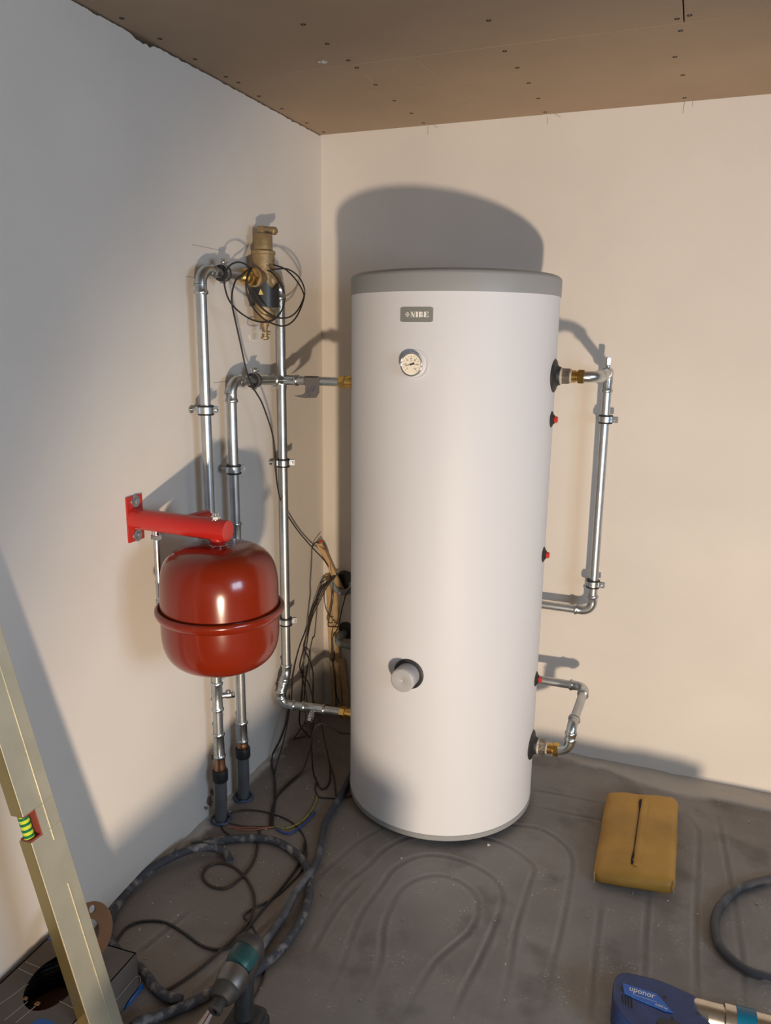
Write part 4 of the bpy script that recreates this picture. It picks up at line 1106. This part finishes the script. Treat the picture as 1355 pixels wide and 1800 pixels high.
mesh_obj('lettering', ([tcn+ax_*((v.x-xm)*kk)+ay_*((v.y-ymn)*kk*1.15) for v in ts[0]], ts[1]), 'print_white', pn, smooth=False)
mesh_obj('small_print', join(ribbon(T8([(425, 868), (590, 922)], zt+0.0026), 0.0008, (0, 0, 1)), xf(text_shape('CE05', 0.0075, 0.0001), basis(T8([(606, 946)], zt+0.0026)[0], ax_, ay_, (0, 0, 1))), ribbon(T8([(636, 958), (660, 970)], zt+0.0026), 0.0022, (0, 0, 1))), 'print_white', pn, smooth=False)
for k in range(4):
    a, b = T8([(358+k*20, 872+k*8), (362+k*20, 930+k*12)], zt+0.0006)
    mesh_obj('vent_slot', box((a+b)/2, ((b-a).length, 0.0022, 0.002), ((b-a).normalized(), Vector((0, 0, 1)).cross((b-a).normalized()), (0, 0, 1))), 'void', pt, smooth=False)
for px in ((352, 835), (640, 892), (692, 1035), (862, 1003)):
    c = T8([px], zt-0.0005)[0]; mesh_obj('housing_screw', lathe(c, (0, 0, 1), [(0, 0.0040), (0.0014, 0.0038), (0.0008, 0.002), (0.0008, 0)], 10), 'black', pt)
mesh_obj('grip_recess', prism(T8([(590, 1050), (625, 1030), (740, 1060), (760, 1110), (600, 1110)], zt+0.0006), (0, 0, 0.0012)), 'black', pt, smooth=False)
n0 = Vector(onfloor(1222, 1780, 0.045)); n1 = Vector(onfloor(1356, 1815, 0.045)); nd_ = (n1-n0).normalized(); ln = (n1-n0).length
mesh_obj('neck', lathe(n0-nd_*0.02, nd_, [(0, 0.030), (0.075, 0.030), (0.076, 0.026), (0.079, 0.026)], 36), 'steel', pt, angle=40)
mesh_obj('neck_sleeve', lathe(n0+nd_*0.058, nd_, [(0, 0.024), (0, 0.0345), (0.022, 0.0345)], 36), 'steel', pt, angle=40)
mesh_obj('ring', lathe(n0+nd_*0.080, nd_, [(0, 0.030), (0, 0.0352), (0.040, 0.0352), (0.040, 0.030)], 36), 'petrol', pt, angle=40)
mesh_obj('jaw_holder', lathe(n0+nd_*0.118, nd_, [(0, 0.033), (0.07, 0.033), (0.075, 0.028), (0.11, 0.028)], 36), 'steel', pt, angle=40)

# ================================================================== CARDBOARD BOX WITH COIL, DISC
zbx = 0.104
bA = Vector(onfloor(240, 1675, zbx)); bB = Vector(onfloor(97, 1634, zbx)); bC0 = Vector(onfloor(146, 1781, zbx))
bx_dir = (bC0-bA).normalized()
bB.x = max(bB.x, 0.012)
ln_ = 0.40
bC = bA+bx_dir*ln_; bD = bB + bx_dir*ln_
bD.x = max(bD.x, 0.012)
bctr = (bA+bB+bC+bD)/4
bxo = thing('cardboard_box', (bctr.x, bctr.y, 0), 'dark printed cardboard box with a torn round opening at the lower left', 'box')
down = Vector((0, 0, -zbx+0.001))
# top face with an oval hole
hc = Vector(onfloor(96, 1723, zbx)); hu = (Vector(onfloor(150, 1668, zbx))-Vector(onfloor(54, 1755, zbx)))*0.5; hv = (Vector(onfloor(72, 1688, zbx))-Vector(onfloor(128, 1750, zbx)))*0.42
nh = 40
hole = [hc + hu*math.cos(2*math.pi*i/nh)*(1+0.03*noise.noise(Vector((i, 0, 0)))) + hv*math.sin(2*math.pi*i/nh)*(1+0.04*noise.noise(Vector((i*0.7, 3, 0)))) for i in range(nh)]
def edge_point(d):
    best = None
    cs = [bA, bB, bD, bC]
    for i in range(4):
        p, q = cs[i], cs[(i+1) % 4]
        e = q-p
        den = d.x*e.y-d.y*e.x
        if abs(den) < 1e-9: continue
        t = ((p.x-hc.x)*e.y-(p.y-hc.y)*e.x)/den
        s_ = ((p.x-hc.x)*d.y-(p.y-hc.y)*d.x)/den
        if t > 0 and -1e-6 <= s_ <= 1+1e-6 and (best is None or t < best): best = t
    return hc+d*best
outer = [edge_point((h-hc).normalized()) for h in hole]
cs = [bA, bB, bD, bC]
Vt = [h for h in hole]+outer+[h-Vector((0, 0, 0.003)) for h in hole]
Ft = []
for i in range(nh):
    j = (i+1) % nh
    Ft.append((i, j, nh+j, nh+i)); Ft.append((2*nh+i, 2*nh+j, j, i))
# fill the small corner triangles
def ang(v): return math.atan2(v.y-hc.y, v.x-hc.x)
for c_ in cs:
    for i in range(nh):
        j = (i+1) % nh
        a, b, m_ = ang(outer[i]), ang(outer[j]), ang(c_)
        lo_, hi_ = min(a, b), max(a, b)
        if hi_-lo_ < math.pi and lo_ < m_ < hi_:
            Vt.append(c_.copy()); Ft.append((nh+i, nh+j, len(Vt)-1))
mesh_obj('top_panel', (Vt, Ft), 'cardboard', bxo, smooth=False)
def wallp(p, q):
    nrm = Vector((0, 0, 1)).cross((q-p).normalized())
    return prism([p, q, q+down, p+down], nrm*0.003)
for p, q in ((bB, bA), (bA, bC), (bC, bD), (bD, bB)):
    mesh_obj('side_panel', wallp(q, p), 'cardboard', bxo, smooth=False)
mesh_obj('bottom_panel', prism([bA+down, bB+down, bD+down, bC+down], (0, 0, 0.002)), 'kraft', bxo, smooth=False)
# prints: white lines, blue patches
def onbox(x, y, l=0.0006): return Vector(onfloor(x, y, zbx+l))
K4 = lambda L: conv(L, 0, 1560, 4.517)
lines = [[(205, 590), (318, 637)], [(145, 640), (262, 698)], [(0, 925), (110, 850), (190, 785), (225, 768)], [(35, 1055), (220, 905)], [(125, 1075), (290, 935)], [(470, 900), (655, 996)]]
mesh_obj('printed_lines', join(*[ribbon([onbox(x, y) for x, y in K4(L)], 0.0012, (0, 0, 1)) for L in lines]), 'white_line', bxo, smooth=False)
mesh_obj('blue_tape', prism([onbox(x, y, 0.0004) for x, y in K4([(375, 408), (440, 352), (500, 372), (492, 455)])], (0, 0, 0.0006)), 'boxblue', bxo, smooth=False)
mesh_obj('blue_print', prism([onbox(x, y, 0.0004) for x, y in K4([(250, 1084), (290, 1050), (350, 1042), (410, 1060), (440, 1084), (440, 1150), (240, 1150)])], (0, 0, 0.0006)), 'boxblue', bxo, smooth=False)
nside = (bC-bA).normalized().cross(Vector((0, 0, 1)))
if nside.dot(Vector((1, 0, 0))) < 0: nside = -nside
def onside(x, y, l=0.004):
    d = Vector(ray(x, y)); o = Vector(CAM); t = ((bA+nside*l)-o).dot(nside)/d.dot(nside); return o+d*t
mesh_obj('blue_label', prism([onside(x, y, 0.0035) for x, y in K4([(985, 985), (1010, 920), (1085, 820), (1128, 758), (1148, 800), (1100, 860), (1040, 930)])], nside*0.0006), 'boxblue', bxo, smooth=False)
mesh_obj('outline_print', join(ribbon([onside(x, y, 0.0042) for x, y in K4([(905, 915), (1000, 800), (1070, 715), (1105, 700), (1116, 720), (1116, 756)])], 0.0010, nside), ribbon([onside(x, y, 0.0046) for x, y in K4([(1030, 905), (1105, 812)])], 0.0010, nside)), 'white_line', bxo, smooth=False)
tears = []
for (x, y, w) in ((205, 885, 26), (300, 925, 30)):
    P = K4([(x-w, y+6), (x-4, y-16), (x+w*0.7, y-8), (x+8, y+14)])
    tears.append(prism([onbox(a, b, 0.001) for a, b in P], (0, 0, 0.002)))
mesh_obj('torn_edge', join(*tears), 'kraft', bxo, smooth=False)
# coil of black tube inside
coilo = thing('tube_coil', (hc.x, hc.y, 0.004), 'coil of black tubing inside the round opening of the dark box', 'tube coil')
for lay in range(7):
    for ring in range(2):
        c0 = Vector((hc.x+0.0*hu.x, hc.y, 0.012+0.0105*lay))
        R0 = 0.088 - 0.011*ring - 0.002*(lay % 2)
        P = [c0+Vector((R0*math.cos(a), R0*math.sin(a), 0.002*math.sin(2*a+lay))) for a in [2*math.pi*i/48 for i in range(48)]]
        if ring == 0 or lay > 3: mesh_obj('winding', tube(P, 0.0052, 8, True), 'coilblack', coilo)
# brown cardboard disc standing behind the level
dcc = Vector(onfloor(176, 1690, zbx)); 
dp = Vector((0.128, -1.395, 0.0))
d_c = onplane(155, 1640, 0, 0.144)
dc = Vector(d_c)
dn = Vector((0.94, -0.10, 0.30)).normalized(); dx_ = Vector((0, 0, 1)).cross(dn).normalized(); dy_ = dn.cross(dx_)
dr = 0.0640
dk = thing('cardboard_disc', (dc.x, dc.y, dc.z-dr*dy_.z), 'brown cardboard reel disc with round holes standing on the box behind the spirit level', 'disc')
def disc_with_holes():
    bm = bmesh.new()
    # annulus with centre hole, small hole cut by building the polygon as radial grid
    n, V, Fq = 260, [], []
    rings = [float(q) for q in np.linspace(0.028, dr, 40)]
    for t in (0.0, 0.003):
        for rr in rings:
            for k_ in range(n):
                a = 2*math.pi*k_/n
                V.append(dc+dx_*rr*math.cos(a)+dy_*rr*math.sin(a)+dn*t)
    nr = len(rings); hole_dir = math.radians(60)
    def removed(i, k_):
        rr = (rings[i]+rings[i+1])/2; a = 2*math.pi*(k_+0.5)/n
        return math.hypot(rr*math.cos(a)-0.0485*math.cos(hole_dir), rr*math.sin(a)-0.0485*math.sin(hole_dir)) < 0.0085
    for i in range(nr-1):
        for k_ in range(n):
            if removed(i, k_): continue
            k2 = (k_+1) % n
            a, b, c_, d_ = i*n+k_, i*n+k2, (i+1)*n+k2, (i+1)*n+k_
            Fq.append((a, b, c_, d_)); o_ = nr*n
            Fq.append((d_+o_, c_+o_, b+o_, a+o_))
            if i == 0: Fq.append((a, a+o_, b+o_, b))
            if i == nr-2: Fq.append((d_, c_, c_+o_, d_+o_))
    bm.free()
    return V, Fq
mesh_obj('disc', disc_with_holes(), 'kraft', dk, smooth=False)

# ================================================================== SPIRIT LEVEL
lvB = Vector(onfloor(195, 1852)); lvV = Vector(onleft(64, 1438, 0.185))
la = (lvV-lvB).normalized(); LL = lvB.x/(-la.x)*0.985
lw = Vector((0.10, 0.995, 0)); lw = (lw-la*lw.dot(la)).normalized(); lnm = lw.cross(la)
if lnm.x < 0: lnm = -lnm
lev = thing('spirit_level', lvB, 'long gold aluminium spirit level leaning against the left wall', 'spirit level')
WID, THK = 0.070, 0.035
tv = (lvV-lvB).length
def lbox(t0, t1, w0, w1, n0, n1):
    c = lvB+la*(t0+t1)/2+lw*(w0+w1)/2+lnm*(n0+n1)/2
    return box(c, (t1-t0, w1-w0, n1-n0), (la, lw, lnm))
vh = 0.028
mesh_obj('profile', join(lbox(0, tv-vh, -WID/2, WID/2, -THK/2, THK/2), lbox(tv+vh, LL, -WID/2, WID/2, -THK/2, THK/2), lbox(tv-vh, tv+vh, -WID/2+0.024, WID/2, -THK/2, THK/2)), 'level', lev, smooth=False, bevel=0.0015)
mesh_obj('edge_strip', join(lbox(0, tv-vh, -WID/2-0.0012, -WID/2, -THK/2+0.001, THK/2-0.001), lbox(tv+vh, LL, -WID/2-0.0012, -WID/2, -THK/2+0.001, THK/2-0.001)), 'level_edge', lev, smooth=False)
mesh_obj('rib_line', join(lbox(0.02, 0.42, 0.010, 0.012, THK/2, THK/2+0.0014), lbox(0.52, LL-0.05, 0.010, 0.012, THK/2, THK/2+0.0014)), 'level', lev, smooth=False)
vb = lvB+la*tv+lw*(-WID/2+0.011)
via = mesh_obj('vial', lathe(vb-la*0.024, la, [(0, 0.0100), (0.048, 0.0100)], 20), 'vial', lev)
for o_ in (-0.019, -0.0065, 0.0065, 0.019):
    mesh_obj('vial_band', lathe(vb+la*(o_-0.0028), la, [(0, 0.0101), (0, 0.0103), (0.0056, 0.0103), (0.0056, 0.0101)], 20), 'vial_green', via)
mesh_obj('vial_frame', join(lbox(tv-vh, tv-vh+0.003, -WID/2+0.002, -WID/2+0.025, -THK/2+0.002, THK/2-0.002), lbox(tv+vh-0.003, tv+vh, -WID/2+0.002, -WID/2+0.025, -THK/2+0.002, THK/2-0.002), lbox(tv-vh, tv+vh, -WID/2+0.0235, -WID/2+0.026, -THK/2, THK/2+0.0012)), 'vial_red', lev, smooth=False)

# ================================================================== IMPACT DRIVER
zd = 0.185
dR = Vector(onfloor(437, 1672, zd)); dF = Vector(onfloor(402, 1733, zd-0.012))
dd = (dF-dR).normalized(); dsz = Vector((0, 0, 1)); dside = dsz.cross(dd).normalized(); dup = dd.cross(dside)
drv = thing('impact_driver', (dR.x, dR.y, 0.0), 'teal and black cordless impact driver standing on its battery', 'power tool')
BL = (dF-dR).length
mesh_obj('motor_housing', xf(rbox((BL*0.85, 0.062, 0.070), 0.026, 10), basis(dR+dd*BL*0.30, dd, dside, dup)), 'teal', drv)
mesh_obj('rear_cap', xf(rbox((0.040, 0.066, 0.073), 0.024, 8), basis(dR-dd*0.004, dd, dside, dup)), 'toolblack', drv)
for s in (-1, 1):
    mesh_obj('grip_stripe', xf(rbox((BL*0.5, 0.010, 0.028), 0.004, 4), basis(dR+dd*BL*0.38+dside*s*0.0285-dup*0.006, dd, dside, dup)), 'toolblack', drv)
g0 = dR+dd*BL*0.66
mesh_obj('gear_case', lathe(g0, dd, [(0, 0.0335), (0.012, 0.0340), (0.030, 0.0310), (0.042, 0.0260)], 32), 'toolmetal', drv)
mesh_obj('front_bumper', lathe(g0+dd*0.036, dd, [(0, 0.0290), (0.004, 0.0295), (0.022, 0.0225), (0.026, 0.0180)], 32), 'toolblack', drv)
mesh_obj('chuck', lathe(g0+dd*0.060, dd, [(0, 0.0135), (0.016, 0.0135), (0.017, 0.0150), (0.025, 0.0150), (0.027, 0.0125), (0.027, 0.0070), (0.018, 0.0065), (0.018, 0)], 24), 'toolblack', drv)
h0 = dR+dd*BL*0.24-dup*0.02; h1 = Vector((h0.x+0.012, h0.y-0.030, 0.062))
mesh_obj('handle', tube(catmull([h0, h0.lerp(h1, 0.35), h0.lerp(h1, 0.7), h1], 6), 0.0205, 18), 'toolblack', drv)
tr0 = h0+dd*0.024-dup*0.016
mesh_obj('trigger', xf(rbox((0.018, 0.016, 0.036), 0.006, 5), basis(tr0+Vector((0, 0, -0.012)), dd, dside, dup)), 'teal', drv)
mesh_obj('battery_foot', xf(rbox((0.100, 0.074, 0.026), 0.010, 7), basis(h1+dd*0.008+Vector((0, 0, -0.010)), Vector((dd.x, dd.y, 0)).normalized(), dside, (0, 0, 1))), 'toolblack', drv)
bat = mesh_obj('battery', xf(rbox((0.112, 0.076, 0.040), 0.008, 7), basis(Vector((h1.x, h1.y, 0.021))+dd*0.006, Vector((dd.x, dd.y, 0)).normalized(), dside, (0, 0, 1))), 'toolblack', drv)
mesh_obj('battery_button', xf(rbox((0.006, 0.05, 0.016), 0.003, 4), basis(Vector((h1.x, h1.y, 0.026))+Vector((dd.x, dd.y, 0)).normalized()*0.064, Vector((dd.x, dd.y, 0)).normalized(), dside, (0, 0, 1))), 'teal', bat)
mesh_obj('lamp', lathe(g0+dd*0.012-dup*0.034, dd-dup*0.3, [(0, 0.007), (0.012, 0.006), (0.013, 0)], 12), 'chrome', drv)

# sealant nozzle pointing up beside the driver
nt0 = Vector(onfloor(386, 1752, 0.10)); nt1 = Vector(onfloor(352, 1808, 0.045)); nd2 = (nt1-nt0).normalized()
noz = thing('sealant_nozzle', (nt1.x, nt1.y, 0), 'pale tapered sealant nozzle in front of the impact driver', 'nozzle')
mesh_obj('tip', lathe(nt0, nd2, [(0, 0.0030), (0.002, 0.0042), (0.085, 0.0125), (0.088, 0.016), (0.092, 0.016)], 18), 'nozzle', noz)
_, e1, e2 = frame(nd2)
toc = (Vector(CAM)-nt0).normalized(); pr = (toc-nd2*toc.dot(nd2)).normalized()
mesh_obj('seam_line', ribbon([nt0+nd2*t+pr*(0.0046+0.098*t) for t in (0.004, 0.04, 0.08)], 0.0022, pr), 'nozzle_line', noz, smooth=False)
mesh_obj('cartridge', lathe(nt0+nd2*0.090, nd2, [(0, 0.012), (0.004, 0.022), (0.010, 0.0235), (0.020, 0.0235)], 24), 'nozzle', noz)

# ================================================================== ADDED CASE (invented, below the frame, to shade lower left wall and tank foot)
kc = Vector((1.10, -2.22, 0)); kx = Vector((math.cos(math.radians(38)), math.sin(math.radians(38)), 0)); ky = Vector((-kx.y, kx.x, 0))
tcs = thing('added_shadow_case', kc, 'low black tool case on the floor at the photographer\'s feet, below the frame', 'tool case')
mesh_obj('case_bottom', xf(rbox((0.46, 0.30, 0.085), 0.016, 8), basis(kc+Vector((0, 0, 0.0435)), kx, ky, (0, 0, 1))), 'toolblack', tcs)
mesh_obj('case_lid', xf(rbox((0.465, 0.305, 0.072), 0.018, 8), basis(kc+Vector((0, 0, 0.118)), kx, ky, (0, 0, 1))), 'toolblack', tcs)
for sx in (-0.13, 0.13):
    mesh_obj('latch', xf(rbox((0.045, 0.012, 0.05), 0.004, 4), basis(kc+kx*sx+ky*0.155+Vector((0, 0, 0.088)), kx, ky, (0, 0, 1))), 'teal', tcs)
hp_ = [kc+kx*x_+ky*y_+Vector((0, 0, 0.085)) for x_, y_ in ((-0.06, 0.150), (-0.055, 0.185), (-0.03, 0.192), (0.03, 0.192), (0.055, 0.185), (0.06, 0.150))]
mesh_obj('case_handle', tube(catmull(hp_, 5), 0.009, 10), 'toolblack', tcs)

# ================================================================== CRUMBS ON THE FLOOR
cr_shapes = []
for i in range(900):
    if i < 330:
        x, y = random.uniform(0.05, 1.9), random.uniform(-1.5, -0.03)
    else:
        x, y = random.choice(((random.uniform(0.04, 0.42), random.uniform(-1.05, -0.08)), (random.uniform(0.02, 0.5), random.uniform(-1.45, -0.7)), (random.uniform(0.95, 1.9), random.uniform(-0.12, -0.02))))
    if (x-TC.x)**2+(y-TC.y)**2 < 0.3**2: continue
    s = random.uniform(0.0010, 0.0030) if random.random() < 0.93 else random.uniform(0.003, 0.0060)
    v = [(x+random.uniform(-s, s), y+random.uniform(-s, s), random.uniform(0.0005, 0.0012)+s*(0.7 if k_ > 3 else 0)) for k_ in range(6)]
    cr_shapes.append((v, [(0, 1, 4), (1, 2, 5), (2, 3, 5), (3, 0, 4), (1, 5, 4), (3, 4, 5)]))
cro = mesh_obj('plaster_crumbs', join(*cr_shapes), 'crumbs', None, smooth=False)
tag(cro, 'white plaster crumbs and dust specks scattered on the floor', 'crumbs', kind='stuff')
